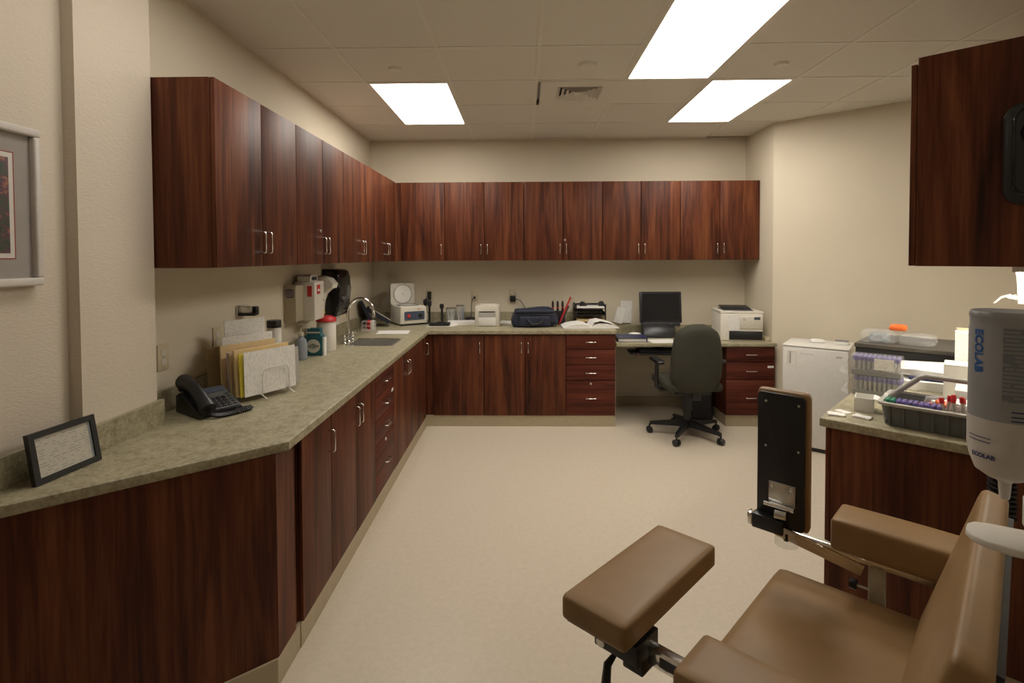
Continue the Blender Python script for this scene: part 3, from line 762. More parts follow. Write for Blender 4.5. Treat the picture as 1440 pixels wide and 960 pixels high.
obj('post', lathe(bm_(), [(.028,0),(.028,.008),(.018,.016),(.018,.05),(.022,.06),(.013,.075)]), 'chrome', t)
obj('deck_bridge', box(bm_(), -.012, .012, -.10, .10, .018, .04, .006), 'chrome', t, 40)
for s in (-1, 1):
    h = obj('valve', lathe(bm_(), [(.026,0),(.026,.007),(.017,.014),(.019,.045),(.012,.06),(.012,.072),(0,.075)], (0, s*.10, 0)), 'chrome', t)
    bm = bm_(); cyl(bm, (-.03,s*.10,.065), (.03,s*.10,.065), .006, n=8); cyl(bm, (0,s*.10-.03,.065), (0,s*.10+.03,.065), .006, n=8); obj('cross_handle', bm, 'chrome', h)
# sponge basket, binder, instruction sheet
t = thing('wire_basket', 'small wire basket with red and white bits behind the faucet', 'basket', (.165, -.70, ZC), R(10))
bm = bm_()
for z in (.008, .045, .085): tube(bm, [(-.06,-.04,z),(.06,-.04,z),(.06,.04,z),(-.06,.04,z)], .0022, 5, closed=True)
for x in (-.06,-.02,.02,.06):
    for y in (-.04,.04): tube(bm, [(x,y,.004),(x,y,.085)], .0018, 5)
obj('wires', bm, 'white_plastic', t)
obj('base', box(bm_(), -.06, .06, -.04, .04, 0, .004), 'white_plastic', t, 0)
tag(obj('red_swab_pack', lathe(bm_(), [(.018,0),(.028,.02),(.03,.07),(.018,.085),(.008,.09)], (.17,-.695,ZC+.006), 14), 'red', None), 'small red packet standing in the wire basket', 'packet')
tag(obj('white_scrub_brush', box(bm_(), .19, .215, -.73, -.68, ZC+.006, ZC+.095, .008), 'white_plastic', None, 40), 'white brush standing in the wire basket', 'brush')
t = thing('ring_binder', 'dark blue binder leaning in the corner beside the centrifuge', 'binder', (.095, -.42, ZC), R(20))
rb = Matrix.Rotation(R(33), 4, 'Y')
obj('cover', xf(box(bm_(), -.03, .0, -.12, .13, .0, .27, .003), Matrix.Translation((.04,0,.02)) @ Matrix.Rotation(R(-25),4,'Y')), 'navy_dark', t, 0)
obj('spine', xf(box(bm_(), -.02, .22, -.12, .13, -.03, .012, .003), Matrix.Translation((.0,0,.175)) @ rb), 'navy_dark', t, 0)
obj('edge_strip', xf(box(bm_(), -.02, .22, -.124, -.12, .008, .018), Matrix.Translation((.0,0,.175)) @ rb), 'steel_soft', t, 0)
tag(obj('instruction_sheet', prism(bm_(), [(.303,-.957),(.589,-.943),(.566,-.735),(.273,-.745)], ZC, ZC+.0015), 'print_xy', None, 0), 'printed instruction sheet lying on the counter behind the sink', 'paper')
# ---- centrifuge
t = thing('centrifuge', 'cream tabletop centrifuge with open round lid', 'centrifuge', (.452, -.245, ZC), R(33))
CF = t
obj('foot_plate', box(bm_(), -.11, .13, -.11, .14, .0, .015), 'black', t, 0)
obj('housing', prism(bm_(), [(-.125,.015),(.125,.015),(.118,.155),(.105,.165),(-.115,.165),(-.12,.155)], -.12, .16, XZ, .008, 3), 'offwhite', t, 40)
obj('control_panel', prism(bm_(), rrect(.185, .075, .012, cx=.005, cy=.085), -.125, -.118, XZ), 'slate', t, 0)
obj('power_switch', box(bm_(), -.062, -.034, -.131, -.125, .07, .098, .003), 'red', t, 40)
obj('dial', cyl(bm_(), (.06,-.125,.085), (.06,-.137,.085), .018, .016, 20), 'black', t)
obj('maker_mark', box(bm_(), .03, .062, -.1215, -.1195, .139, .144), 'red', t, 0)
obj('rotor_bowl', lathe(bm_(), [(.10,.0),(.10,.012),(.09,.012),(.085,.002),(0,.002)], (0,.02,.160)), 'grey_plastic', t)
lid = obj('lid', prism(bm_(), rrect(.225, .19, .018, cx=-.015, cy=.262), .125, .158, XZ, .006, 2), 'offwhite', t, 40)
obj('lid_ring', lathe(bm_(), [(.088,0),(.088,.010),(.080,.010),(.078,.004),(0,.004)], n=36), 'grey_light', lid, 40, (-.015, .1255, .262), (HALF, 0, 0))
obj('lid_disc', lathe(bm_(), [(.079,0),(.079,.006),(.07,.008),(0,.008)], n=36), 'white_plastic', lid, 40, (-.015, .1255, .262), (HALF, 0, 0))
obj('lid_hub', cyl(bm_(), (-.015,.118,.262), (-.015,.113,.262), .009, n=12), 'steel', lid)
obj('latch', box(bm_(), .128, .165, -.03, .05, .03, .095, .006), 'offwhite', t, 40)
CF.scale = (1.16, 1.1, 1.16)
# plugs and cords
def plug(lab, loc, pts, size=.017):
    t = thing('power_plug', lab, 'plug', loc)
    obj('body', box(bm_(), -size, size, -.04, -.006, -size*1.1, size*1.1, .006), 'black', t, 40)
    obj('cord', tube(bm_(), pts, .0038, 6), 'black', t, 60)
plug('black plug in the upper socket beside the centrifuge', (.625, 0, 1.212), bez((0,-.04,0),(-.02,-.07,-.02),(-.07,-.05,-.12),(-.06,-.05,-.275), 10), .02)
plug('black plug in the lower socket beside the centrifuge', (.628, 0, 1.168), bez((0,-.04,0),(-.02,-.07,-.02),(-.09,-.05,-.06),(-.045,-.06,-.235), 10), .016)
plug('thin dark plug and cord hanging above the label printer', (1.108, 0, 1.169), bez((0,-.04,0),(-.05,-.05,-.02),(-.02,-.05,-.15),(-.04,-.05,-.22), 10), .011)
plug('bulky black power adapter plugged in above the navy bag', (1.52, 0, 1.155), bez((.02,-.04,0),(.09,-.05,.0),(.14,-.05,-.08),(.17,-.05,-.235), 10), .03)
t = thing('cord', 'second pale cord looping down behind the navy bag', 'cord', (1.52, 0, 1.222))
obj('cable', tube(bm_(), bez((0,-.006,0),(.03,-.05,.03),(.12,-.04,-.08),(.12,-.05,-.302), 10), .003, 6), 'grey_light', t)
def pipette(lab, loc, h, r, kind):
    t = thing('charging_handle', lab, 'instrument', loc, 0, 'black diagnostic instrument handles')
    obj('grip', lathe(bm_(), [(.022,0),(.022,.01),(r*.6,.016),(r*.6,h*.72),(r,h*.76),(r,h*.95),(r*.6,h)], n=16), 'black', t)
    obj('head', box(bm_(), -r*1.1, r*1.1, -r*1.3, r, h*.78, h*.97, .005), 'black', t, 40)
pipette('black handled instrument standing behind the centrifuge lid', (.655, -.20, ZC), .0+.24, .019, 0)
pipette('black handled instrument standing left of the glass jars', (.775, -.14, ZC), .20, .019, 0)
pipette('short black instrument tight beside the centrifuge', (.59, -.07, ZC), .245, .019, 0)
def gjar(lab, loc, r, h, n, matl):
    t = thing('glass_jar', lab, 'jar', loc, 0, 'glass jars on the back counter')
    obj('glass', lathe(bm_(), [(r*.9,0),(r,.006),(r,h-.02),(r*.93,h-.008),(r*.93,h),(r*.88,h),(r*.88,.008),(0,.008)], n=22), 'clear', t)
    obj('rim', lathe(bm_(), [(r*.98,h-.006),(r*.98,h+.005),(r*.9,h+.005),(r*.9,h-.006)], n=22), 'steel', t)
    for k in range(n):
        a = k*2.4; b = bm_()
        tag(obj('swab_stick', tube(b, [(loc[0]+r*.45*math.cos(a), loc[1]+r*.45*math.sin(a), ZC+.012), (loc[0]+r*.72*math.cos(a+.5), loc[1]+r*.72*math.sin(a+.5), ZC+h*.85)], .004, 6), matl[k % len(matl)], None), 'slim stick standing in %s' % ('the left glass jar' if n == 4 else 'the right glass jar'), 'stick', 'sticks in the glass jars')
gjar('wide glass jar of swabs on the back counter, left of two', (.865, -.12, ZC), .052, .15, 4, ['offwhite', 'white_plastic'])
gjar('taller glass jar with coloured sticks, right of two', (.965, -.10, ZC), .045, .175, 5, ['blue_print', 'white_plastic', 'red_dark', 'grey_blue', 'offwhite'])
# scanner on papers, papers, small box
t = thing('handheld_scanner', 'flat black device lying on papers at the back corner', 'scanner', (.79, -.39, ZC+.004), R(2))
obj('body', prism(bm_(), rrect(.205, .12, .015), 0, .028, None, .005), 'black', t, 40)
obj('button_strip', box(bm_(), -.03, .05, -.02, .03, .028, .036, .004), 'black_soft', t, 40)
obj('cable', tube(bm_(), bez((.1,.02,.015),(.15,.05,.02),(.12,.09,.01),(.13,.12,.006), 8), .004, 6), 'black', t)
tag(obj('loose_sheet', prism(bm_(), [(.66,-.47),(.93,-.46),(1.0,-.28),(.74,-.29)], ZC, ZC+.003), 'paper', None, 0), 'white sheet under the flat black device', 'paper')
tag(obj('paper_stack', xf(box(bm_(), -.14, .14, -.09, .09, 0, .03, .002), Matrix.Translation((.995,-.26,ZC)) @ Matrix.Rotation(R(8),4,'Z')), 'paper', None, 0), 'stack of white forms left of the label printer', 'paper stack')
tag(obj('loose_sheet', xf(box(bm_(), -.09, .09, -.10, .10, 0, .012, .001), Matrix.Translation((1.47,-.18,ZC)) @ Matrix.Rotation(R(-15),4,'Z')), 'paper', None, 0), 'white papers lying between the label printer and the navy bag', 'paper')
t = thing('adapter_box', 'small black box behind the forms on the back counter', 'box', (1.085, -.08, ZC))
obj('case', box(bm_(), -.065, .065, -.04, .04, 0, .05, .005), 'black', t, 40); obj('socket', box(bm_(), -.02, .02, -.0425, -.04, .01, .03), 'grey_plastic', t, 0)
# label printer
t = thing('label_printer', 'boxy white label printer with dark slot on the back counter', 'printer', (1.27, -.36, ZC))
obj('body', prism(bm_(), [(-.121,0),(.121,0),(.119,.195),(.105,.204),(-.105,.204),(-.119,.195)], -.09, .14, XZ, .006, 2), 'offwhite', t, 40)
obj('slot', box(bm_(), -.08, .08, -.092, -.088, .138, .149), 'black', t, 0)
obj('front_door', box(bm_(), -.085, .085, -.097, -.088, .008, .088, .006), 'white_plastic', t, 40)
obj('recess', box(bm_(), -.085, .085, -.0915, -.088, .092, .132), 'grey_light', t, 0)
obj('lid', prism(bm_(), rrect(.17, .14, .02, cy=.04), .202, .212, None, .004), 'offwhite', t, 40)
obj('foot', box(bm_(), -.115, .115, -.085, .13, 0, .006), 'black', t, 0)
# navy bag
t = thing('laptop_bag', 'navy laptop bag slumped on the back counter', 'bag', (1.735, -.38, ZC), R(3))
bm = cushion(-.215, .215, -.15, .14, 0, .165, .05, .02, 8)
for v in bm.verts:
    v.co.x *= 1+.06*math.sin(v.co.z*30); v.co.z += .012*math.sin(v.co.x*9)
    if v.co.z < .0: v.co.z = 0
obj('body', bm, 'navy', t, 60)
obj('flap', xf(cushion(-.195, .19, -.165, .02, .135, .172, .016, .012, 6), Matrix.Identity(4)), 'navy', t, 60)
obj('pocket', cushion(-.16, .15, -.172, -.13, .01, .115, .018, .0, 6), 'navy', t, 60)
obj('handle', tube(bm_(), bez((-.075,-.172,.085),(-.06,-.215,.02),(.06,-.215,.02),(.075,-.172,.085), 12), .010, 8), 'black_soft', t)
obj('zip', tube(bm_(), [(-.19,-.166,.128),(0,-.172,.132),(.185,-.166,.128)], .004, 6), 'black', t)
obj('badge', box(bm_(), -.03, .03, -.1745, -.172, .025, .038), 'grey_light', t, 0)
obj('strap', tube(bm_(), bez((.19,-.02,.12),(.235,-.05,.14),(.235,-.10,.02),(.2,-.16,.02), 10), .009, 6), 'black_soft', t)
# vials in a black stand
t = thing('vial_stand', 'black stand behind the navy bag holding dark vials', 'stand', (1.985, -.20, ZC))
obj('block', box(bm_(), -.075, .075, -.04, .04, 0, .12, .004), 'black', t, 40); obj('top_plate', box(bm_(), -.078, .078, -.043, .043, .12, .126), 'black_soft', t, 0)
for k, lb in enumerate(('leftmost', 'middle', 'rightmost')):
    v = thing('dark_vial', 'slim dark vial with red band, %s of three in the stand' % lb, 'vial', (1.935+k*.05, -.20, ZC+.126), 0, 'dark vials in the black stand')
    obj('body', lathe(bm_(), [(.011,0),(.012,.004),(.012,.085),(.008,.095),(.008,.105)]), 'black', v); obj('band', lathe(bm_(), [(.0125,.03),(.0125,.042)], n=16), 'red', v)
# red clipboard, letter tray, open book
t = thing('red_clipboard', 'red clipboard leaning against the black letter tray', 'clipboard', (1.99, -.295, ZC+.003))
tl = Matrix.Rotation(R(24), 4, 'Y')
obj('board', xf(box(bm_(), -.006, .004, -.045, .045, 0, .30, .002), tl), 'red', t, 0); obj('clip', xf(box(bm_(), .004, .014, -.03, .03, .27, .30, .002), tl), 'steel', t, 0)
obj('backing_pad', xf(box(bm_(), .004, .02, -.04, .04, 0, .21), tl), 'black_soft', t, 0)
t = thing('letter_tray', 'black two-tier letter tray with papers on top', 'letter tray', (2.32, -.135, ZC))
for z in (.015, .085, .155):
    bm = bm_(); box(bm, -.155, .155, -.12, .13, z, z+.005); box(bm, -.155, .155, .125, .13, z, z+.035); box(bm, -.155, -.15, -.12, .13, z, z+.03); box(bm, .15, .155, -.12, .13, z, z+.03); obj('tray', bm, 'black', t, 0)
for x in (-.15, .15):
    for y in (-.11, .12): obj('post', cyl(bm_(), (x,y,0), (x,y,.20), .007, n=8), 'black', t)
tag(obj('paper_stack', box(bm_(), 2.175, 2.46, -.25, -.02, ZC+.16, ZC+.172), 'paper', None, 0), 'papers lying on the top tier of the letter tray', 'paper stack')
tag(obj('tape_dispenser', prism(bm_(), [(0,0),(.075,0),(.075,.02),(.05,.045),(.02,.05),(0,.03)], 0, .03, Matrix.Translation((2.215,-.16,ZC+.172)) @ XZ, .004), 'black', None, 40), 'black tape dispenser on top of the letter tray, left side', 'tape dispenser')
tag(obj('hole_punch', prism(bm_(), [(0,0),(.05,0),(.06,.02),(.045,.05),(.015,.05),(0,.035)], 0, .04, Matrix.Translation((2.415,-.16,ZC+.172)) @ XZ, .004), 'black_soft', None, 40), 'black hole punch on top of the letter tray, right side', 'hole punch')
tag(obj('paper_stack', box(bm_(), 2.175, 2.465, -.25, -.02, ZC+.02, ZC+.045), 'manila', None, 0), 'yellowish papers in the lower tier of the letter tray', 'paper stack')
t = thing('open_book', 'thick white book lying open on the back counter', 'book', (2.27, -.51, ZC), R(4))
def page_block(s):
    top = [(0,.012),(.03,.036),(.08,.047),(.15,.043),(.22,.028),(.265,.010)]
    prf = [(s*x, z) for x, z in top] + [(s*.262,.003),(0,.003)]
    return prism(bm_(), prf, -.12, .15, XZ)
obj('left_pages', page_block(-1), 'paper', t, 50); obj('right_pages', page_block(1), 'paper', t, 50)
obj('cover', box(bm_(), -.27, .27, -.125, .155, 0, .003), 'grey_light', t, 0)
obj('lifted_page', prism(bm_(), [(0,.014),(.03,.06),(.09,.073),(.17,.055),(.23,.035),(.229,.034),(.169,.0535),(.09,.071),(.031,.058),(.002,.012)], -.115, .14, XZ), 'paper', t, 50)
# ================================================================ desk
t = thing('monitor', 'black flat monitor with dark screen on the desk', 'monitor', (3.02, -.30, ZD))
tm = Matrix.Translation((0,0,.14)) @ Matrix.Rotation(R(-7), 4, 'X')
obj('bezel', xf(prism(bm_(), rrect(.415, .315, .008, cy=.155), -.02, .028, XZ, .004), tm), 'black', t, 40)
obj('screen', xf(box(bm_(), -.188, .188, -.0215, -.019, .034, .294), tm), 'screen', t, 0)
obj('speaker_bar', xf(box(bm_(), -.19, .19, -.026, .02, -.035, .006, .006), tm), 'black_soft', t, 40)
obj('neck', box(bm_(), -.06, .06, .0, .045, .01, .20, .006), 'black', t, 40)
obj('base', prism(bm_(), rrect(.27, .21, .05, cy=.0), 0, .018, None, .006), 'black', t, 40)
obj('dock', prism(bm_(), [(-.10,0),(.06,0),(.06,.14),(-.02,.13),(-.09,.05)], -.19, .13, YZ, .006), 'black', t, 40)
obj('status_light', xf(box(bm_(), .10, .104, -.0275, -.026, -.015, -.011), tm), 'white_plastic', t, 0)
t = thing('desk_binder', 'navy blue binder lying flat on the desk by the drawers', 'binder', (2.68, -.53, ZD), R(-3))
obj('lower_cover', box(bm_(), -.15, .13, -.12, .14, 0, .004), 'navy_binder', t, 0); obj('upper_cover', box(bm_(), -.15, .13, -.12, .14, .034, .039), 'navy_binder', t, 0)
obj('pages', box(bm_(), -.14, .12, -.112, .135, .004, .034), 'paper', t, 0); obj('spine', box(bm_(), .126, .13, -.12, .14, .004, .034), 'navy_binder', t, 0)
tag(obj('loose_sheet', xf(box(bm_(), -.14, .11, -.105, .105, 0, .003), Matrix.Translation((2.97,-.60,ZD)) @ Matrix.Rotation(R(6),4,'Z')), 'print_xy', None, 0), 'printed sheet at the front of the desk left of the chair', 'paper')
tag(obj('receipt_pile', xf(cushion(-.06,.06,-.05,.05,0,.035,.012,.012,4), Matrix.Translation((2.755,-.33,ZD))), 'paper', None, 40), 'crumpled slips on the desk beside the monitor foot', 'paper')
def hang(lab, x, rz, tx, h=.24, w=.15, m='print_xz'):
    o = obj('posted_notice', xf(box(bm_(), -w/2, w/2, -.003, 0, 0, h), Matrix.Rotation(R(tx), 4, 'Y')), m, None, 0, (x, -.024, ZD+.105), (0, 0, R(rz))); tag(o, lab, 'paper', 'notices taped up over the desk')
hang('white list posted on the wall left of the monitor', 2.715, 4, 3, .235, .125)
hang('curled grey sheet half behind the list left of the monitor', 2.63, -14, 16, .17, .09, 'paper')
t = thing('laser_printer', 'white laser printer with black paper tray on the desk', 'printer', (3.735, -.40, ZD), R(-7))
obj('body', box(bm_(), -.195, .195, -.20, .17, .0, .265, .012, 3), 'white_matte', t, 40)
obj('top_shell', prism(bm_(), [(-.195,-.20),(.195,-.20),(.195,.17),(-.195,.17)], .255, .285, None, .01), 'offwhite', t, 40)
obj('output_well', prism(bm_(), [(-.15,-.15),(.12,-.15),(.15,.14),(-.15,.14)], .284, .288), 'slate', t, 0)
obj('output_ramp', xf(box(bm_(), -.14, .13, -.05, .15, .0, .012, .004), Matrix.Translation((0,-.02,.285)) @ Matrix.Rotation(R(8),4,'X')), 'black', t, 40)
obj('paper_drawer', box(bm_(), -.115, .188, -.206, -.198, .012, .095, .003), 'black', t, 40)
obj('front_panel', box(bm_(), -.02, .188, -.205, -.198, .115, .235, .004), 'offwhite', t, 40)
obj('posted_label', box(bm_(), -.12, -.02, -.2035, -.1995, .10, .25), 'print_xz', t, 0)
obj('badge', cyl(bm_(), (.02,-.205,.205), (.02,-.2065,.205), .011, n=16), 'grey_light', t)
obj('display', box(bm_(), .11, .165, -.2065, -.205, .205, .23), 'slate', t, 0)
tag(obj('paper_roll', lathe(bm_(), [(.02,0),(.062,0),(.066,.01),(.066,.055),(.058,.075),(.03,.085),(0,.086)], (3.475,-.25,ZD), 20), 'paper', None), 'white rounded bundle on the desk between monitor and laser printer', 'bundle')
t = thing('keyboard_tray', 'black keyboard tray on an arm under the desk', 'keyboard tray', (2.93, -.60, .70))
obj('bracket', box(bm_(), -.05, .05, -.02, .30, .035, .056), 'black', t, 0); obj('arm', box(bm_(), -.04, .04, -.06, .10, -.005, .03, .005), 'black_soft', t, 40)
obj('tray', prism(bm_(), rrect(.62, .26, .03, cx=.02), -.02, -.004, None, .005), 'black', t, 40)
kb = obj('keyboard', box(bm_(), -.21, .25, -.09, .07, -.004, .018, .005), 'black_soft', t, 40)
for j in range(4): obj('key_row', box(bm_(), -.20, .235, -.078+j*.033, -.052+j*.033, .018, .023), 'black', kb, 0)
obj('clamp_knob', cyl(bm_(), (-.24,-.13,-.012), (-.24,-.16,-.012), .016, n=12), 'chrome', t)
t = thing('waste_bin', 'black waste bin under the desk behind the chair', 'waste bin', (3.38, -.38, 0))
obj('body', prism(bm_(), rrect(.23, .20, .04), 0, .34, None, .0), 'black_soft', t, 40); obj('rim', prism(bm_(), rrect(.25, .22, .045), .34, .36), 'black', t, 40)
# ================================================================ office chair
t = thing('office_chair', 'dark olive office chair on a black five-star base at the desk', 'chair', (3.09, -.945, 0), R(4))
bm = bm_()
nu, nv = 14, 18; grid = []; gb = []
def chair_pt(i, k):
    tt = k/nv; z = .43+.60*tt
    hw = .10+.125*min(1, (math.sin(min(1, tt/.30)*HALF)**.8))
    hw = .165+.06*min(1, tt/.22) if tt < .22 else .225
    hw -= .055*max(0, (tt-.45)/.55)**1.5
    if tt > .78: hw *= 1-.42*((tt-.78)/.22)**3
    if tt < .10: hw *= .80+.20*math.sqrt(1-(1-tt/.10)**2)
    s = -1+2*i/nu
    if tt > .7: z -= .026*((tt-.7)/.3)**2*abs(s)**3
    return s, hw, z, tt
for k in range(nv+1):
    a, b = [], []
    for i in range(nu+1):
        s, hw, z, tt = chair_pt(i, k); x = hw*s
        edge = (1-abs(s)**6)*(1-abs(2*tt-1)**10)
        yb = -.235-.02*math.sin(tt*math.pi) + .05*s*s - .045*edge - .05*(tt-.3)
        a.append(bm.verts.new((x, yb, z))); b.append(bm.verts.new((x*.99, yb+.02+.075*edge, z)))
    grid.append(a); gb.append(b)
for k in range(nv):
    for i in range(nu):
        bm.faces.new((grid[k][i], grid[k][i+1], grid[k+1][i+1], grid[k+1][i])); bm.faces.new((gb[k][i+1], gb[k][i], gb[k+1][i], gb[k+1][i+1]))
    bm.faces.new((gb[k][0], grid[k][0], grid[k+1][0], gb[k+1][0])); bm.faces.new((grid[k][nu], gb[k][nu], gb[k+1][nu], grid[k+1][nu]))
for i in range(nu):
    bm.faces.new((grid[0][i+1], grid[0][i], gb[0][i], gb[0][i+1])); bm.faces.new((grid[nv][i], grid[nv][i+1], gb[nv][i+1], gb[nv][i]))
obj('backrest', bm, 'upholstery', t, 60)
obj('piping', tube(bm_(), [(x, -.335+.18*x*x, .985-.9*x*x) for x in [-.125+.0125*k for k in range(21)]], .003, 5), 'upholstery', t)
obj('seat', cushion(-.245, .245, -.20, .27, .43, .51, .035, .012, 7), 'upholstery', t, 60)
obj('seat_pan', box(bm_(), -.15, .15, -.15, .18, .40, .43, .01), 'black', t, 40)
obj('back_bar', box(bm_(), -.035, .035, -.225, -.13, .37, .48, .008), 'black', t, 40)
obj('gas_column', lathe(bm_(), [(.042,.09),(.042,.11),(.032,.115),(.032,.26),(.02,.262),(.02,.40)]), 'black', t)
obj('column_sleeve', lathe(bm_(), [(.04,.22),(.045,.23),(.045,.39),(.03,.40)], n=16), 'black_soft', t)
obj('lever', tube(bm_(), [(.05,0,.385),(.20,-.02,.375),(.215,-.02,.372)], .008, 8), 'black', t)
for s in (-1, 1):
    a = obj('armrest', prism(bm_(), [(-.10,.66),(.12,.66),(.13,.675),(.12,.695),(-.10,.695),(-.12,.68)], s*.275-.032, s*.275+.032, YZ, .01, 2), 'black', t, 40)
    obj('arm_post', tube(bm_(), [(s*.10,.02,.415),(s*.24,.02,.415),(s*.272,.02,.44),(s*.275,.01,.52),(s*.275,.0,.665)], .018, 8), 'black', a)
for k in range(5):
    a = R(4+72*k+ 14); dx, dy = math.cos(a), math.sin(a); px, py = -dy, dx
    bm = bm_(); pr = []
    secs = [(.03,.03,.085,.145),(.15,.026,.085,.125),(.30,.022,.082,.105),(.325,.018,.075,.10)]
    rings = []
    for r_, hw, z0, z1 in secs: rings.append([bm.verts.new((dx*r_+px*q*hw, dy*r_+py*q*hw, z)) for q, z in ((-1,z0),(1,z0),(.7,z1),(-.7,z1))])
    for A, B in zip(rings, rings[1:]):
        for q in range(4): bm.faces.new((A[q], A[(q+1) % 4], B[(q+1) % 4], B[q]))
    bm.faces.new(list(reversed(rings[0]))); bm.faces.new(rings[-1])
    leg = obj('base_arm', bm, 'black', t, 30)
    cx, cy = dx*.325, dy*.325; ca = a+.7*k+.4; wx, wy = math.cos(ca), math.sin(ca)
    bm = bm_()
    for s in (-1, 1): cyl(bm, (cx+wx*s*.006, cy+wy*s*.006, .029), (cx+wx*s*.026, cy+wy*s*.026, .029), .029, .026, 16)
    cyl(bm, (cx, cy, .03), (cx, cy, .08), .008, n=8)
    obj('caster', bm, 'black', leg, 40)
# ================================================================ refrigerator
FR = R(-36)
t = thing('mini_refrigerator', 'small white refrigerator standing against the angled wall', 'refrigerator', (3.80, -1.215, 0), FR)
FWD, FD, FH = .47, .42, .865
obj('cabinet', box(bm_(), 0, FWD, .055, FD, .03, FH-.012, .006), 'white_plastic', t, 40)
dd = obj('door', box(bm_(), 0, FWD, 0, .05, .035, FH-.018, .008, 3), 'white_plastic', t, 40)
obj('handle_recess', frame4(bm_(), .03, .10, FH-.165, FH-.045, .008, -.004, .001), 'white_matte', dd, 0)
obj('grip', box(bm_(), .05, .062, -.006, .0, FH-.155, FH-.055, .002), 'grey_light', dd, 0)
obj('handwriting', tube(bm_(), [(.13+k*.012, -.001, FH-.068+(.008 if k % 2 else -.006)) for k in range(9)], .0009, 4), 'grey_plastic', dd)
obj('badge', box(bm_(), .385, .425, -.002, 0, FH-.075, FH-.065), 'grey_light', dd, 0)
obj('top_lid', box(bm_(), -.004, FWD+.004, .0, FD, FH-.014, FH, .005), 'white_plastic', t, 40)
obj('seal', box(bm_(), .006, FWD-.006, .05, .055, .035, FH-.02), 'grey_light', t, 0)
for x in (.04, FWD-.04):
    for y in (.05, FD-.05): obj('foot', cyl(bm_(), (x, y, 0), (x, y, .035), .016, n=12), 'black', t)
obj('kick_grille', box(bm_(), .01, FWD-.01, .02, .04, .006, .034), 'black', t, 0)
def onfridge(x, y): 
    p = Matrix.Rotation(FR, 3, 'Z') @ Vector((x, y, 0)); return (3.80+p.x, -1.215+p.y, FH)
tag(obj('tissue_packet', cushion(-.055,.055,-.035,.035,0,.025,.01,.008,4), 'paper', None, 40, onfridge(.22,.25), (0,0,R(-20))), 'flat white packet on the back of the refrigerator top', 'packet')
t = thing('control_box', 'small grey and white box at the right of the refrigerator top', 'box', onfridge(.40,.25), FR)
obj('case', box(bm_(), -.05, .05, -.03, .03, 0, .026, .003), 'white_plastic', t, 40); obj('lid', box(bm_(), -.048, .048, -.028, .028, .026, .034), 'grey_plastic', t, 0)
# ================================================================ things on the specimen counter (u to the wall, v along it)
def uvt(name, lab, cat, u, v, z=ZC, rz=0., grp=None): return thing(name, lab, cat, W(u, v, z), ANG+rz, grp)
# tube proto
def tube_thing(cap, lab, grp, loc, rot):
    t = thing('sample_tube', lab, 'tube', loc, 0, grp)
    obj('glass', lathe(bm_(), [(.0,.0),(.0045,.002),(.0062,.007),(.0062,.072)], n=10), 'tube_glass', t)
    obj('fill', lathe(bm_(), [(0,.003),(.0045,.005),(.005,.02),(0,.021)], n=8), 'gel', t)
    obj('cap', lathe(bm_(), [(.0078,.068),(.0082,.072),(.0082,.088),(.007,.09),(0,.09)], n=12), cap, t)
    t.rotation_euler = rot; return t
P_PURPLE = tube_thing('purple_cap', 'x', 'x', (0,0,0), (0,0,0)); P_RED = tube_thing('red', 'x', 'x', (0,0,0), (0,0,0)); P_GREEN = tube_thing('green_cap', 'x', 'x', (0,0,0), (0,0,0))
used = set()
def put(proto, loc, rot, lab, grp):
    if proto.name not in used:
        used.add(proto.name); proto.location = loc; proto.rotation_euler = rot; proto['label'] = lab; proto['group'] = grp; return proto
    return copy_thing(proto, loc, rot, lab, grp)
# two wrapped racks of new tubes
def rack(lab, z, u, v, rz, which):
    t = uvt('tube_rack', lab, 'tube rack', u, v, z, rz, 'wrapped racks of purple-capped tubes')
    obj('foam_base', box(bm_(), -.10, .10, -.055, .055, 0, .028, .003), 'grey_plastic', t, 0)
    obj('wrap', box(bm_(), -.106, .106, -.062, .062, .0, .098, .008, 2), 'clear_wrap', t, 40)
    bm = bm_(); pts = [(-.106,-.05,.0),(-.135,-.03,.02),(-.125,.0,.06),(-.106,.04,.085)]
    a = [bm.verts.new(p) for p in pts]; b = [bm.verts.new((p[0]-.02, p[1]-.02, p[2]*.5)) for p in pts]
    for k in range(3): bm.faces.new((a[k], a[k+1], b[k+1], b[k]))
    obj('wrap_tail', bm, 'clear_wrap', t, 60)
    if which == 'upper': obj('label', box(bm_(), -.005, .075, -.0645, -.0625, .035, .09), 'print_xz', t, 0)
    m = Matrix.Rotation(ANG+rz, 3, 'Z'); o = Vector(W(u, v, z))
    for j in range(4):
        for i in range(10):
            p = o + m @ Vector((-.088+i*.0195, -.041+j*.027, .004))
            put(P_PURPLE, p, (0,0,0), 'purple-capped empty tube in the %s wrapped rack' % which, 'tubes in the %s wrapped rack' % which)
rack('plastic-wrapped tube rack lying on the counter under another rack', ZC, .112, .60, R(0), 'lower')
rack('labelled plastic-wrapped tube rack stacked on top of another', ZC+.099, .102, .605, R(4), 'upper')
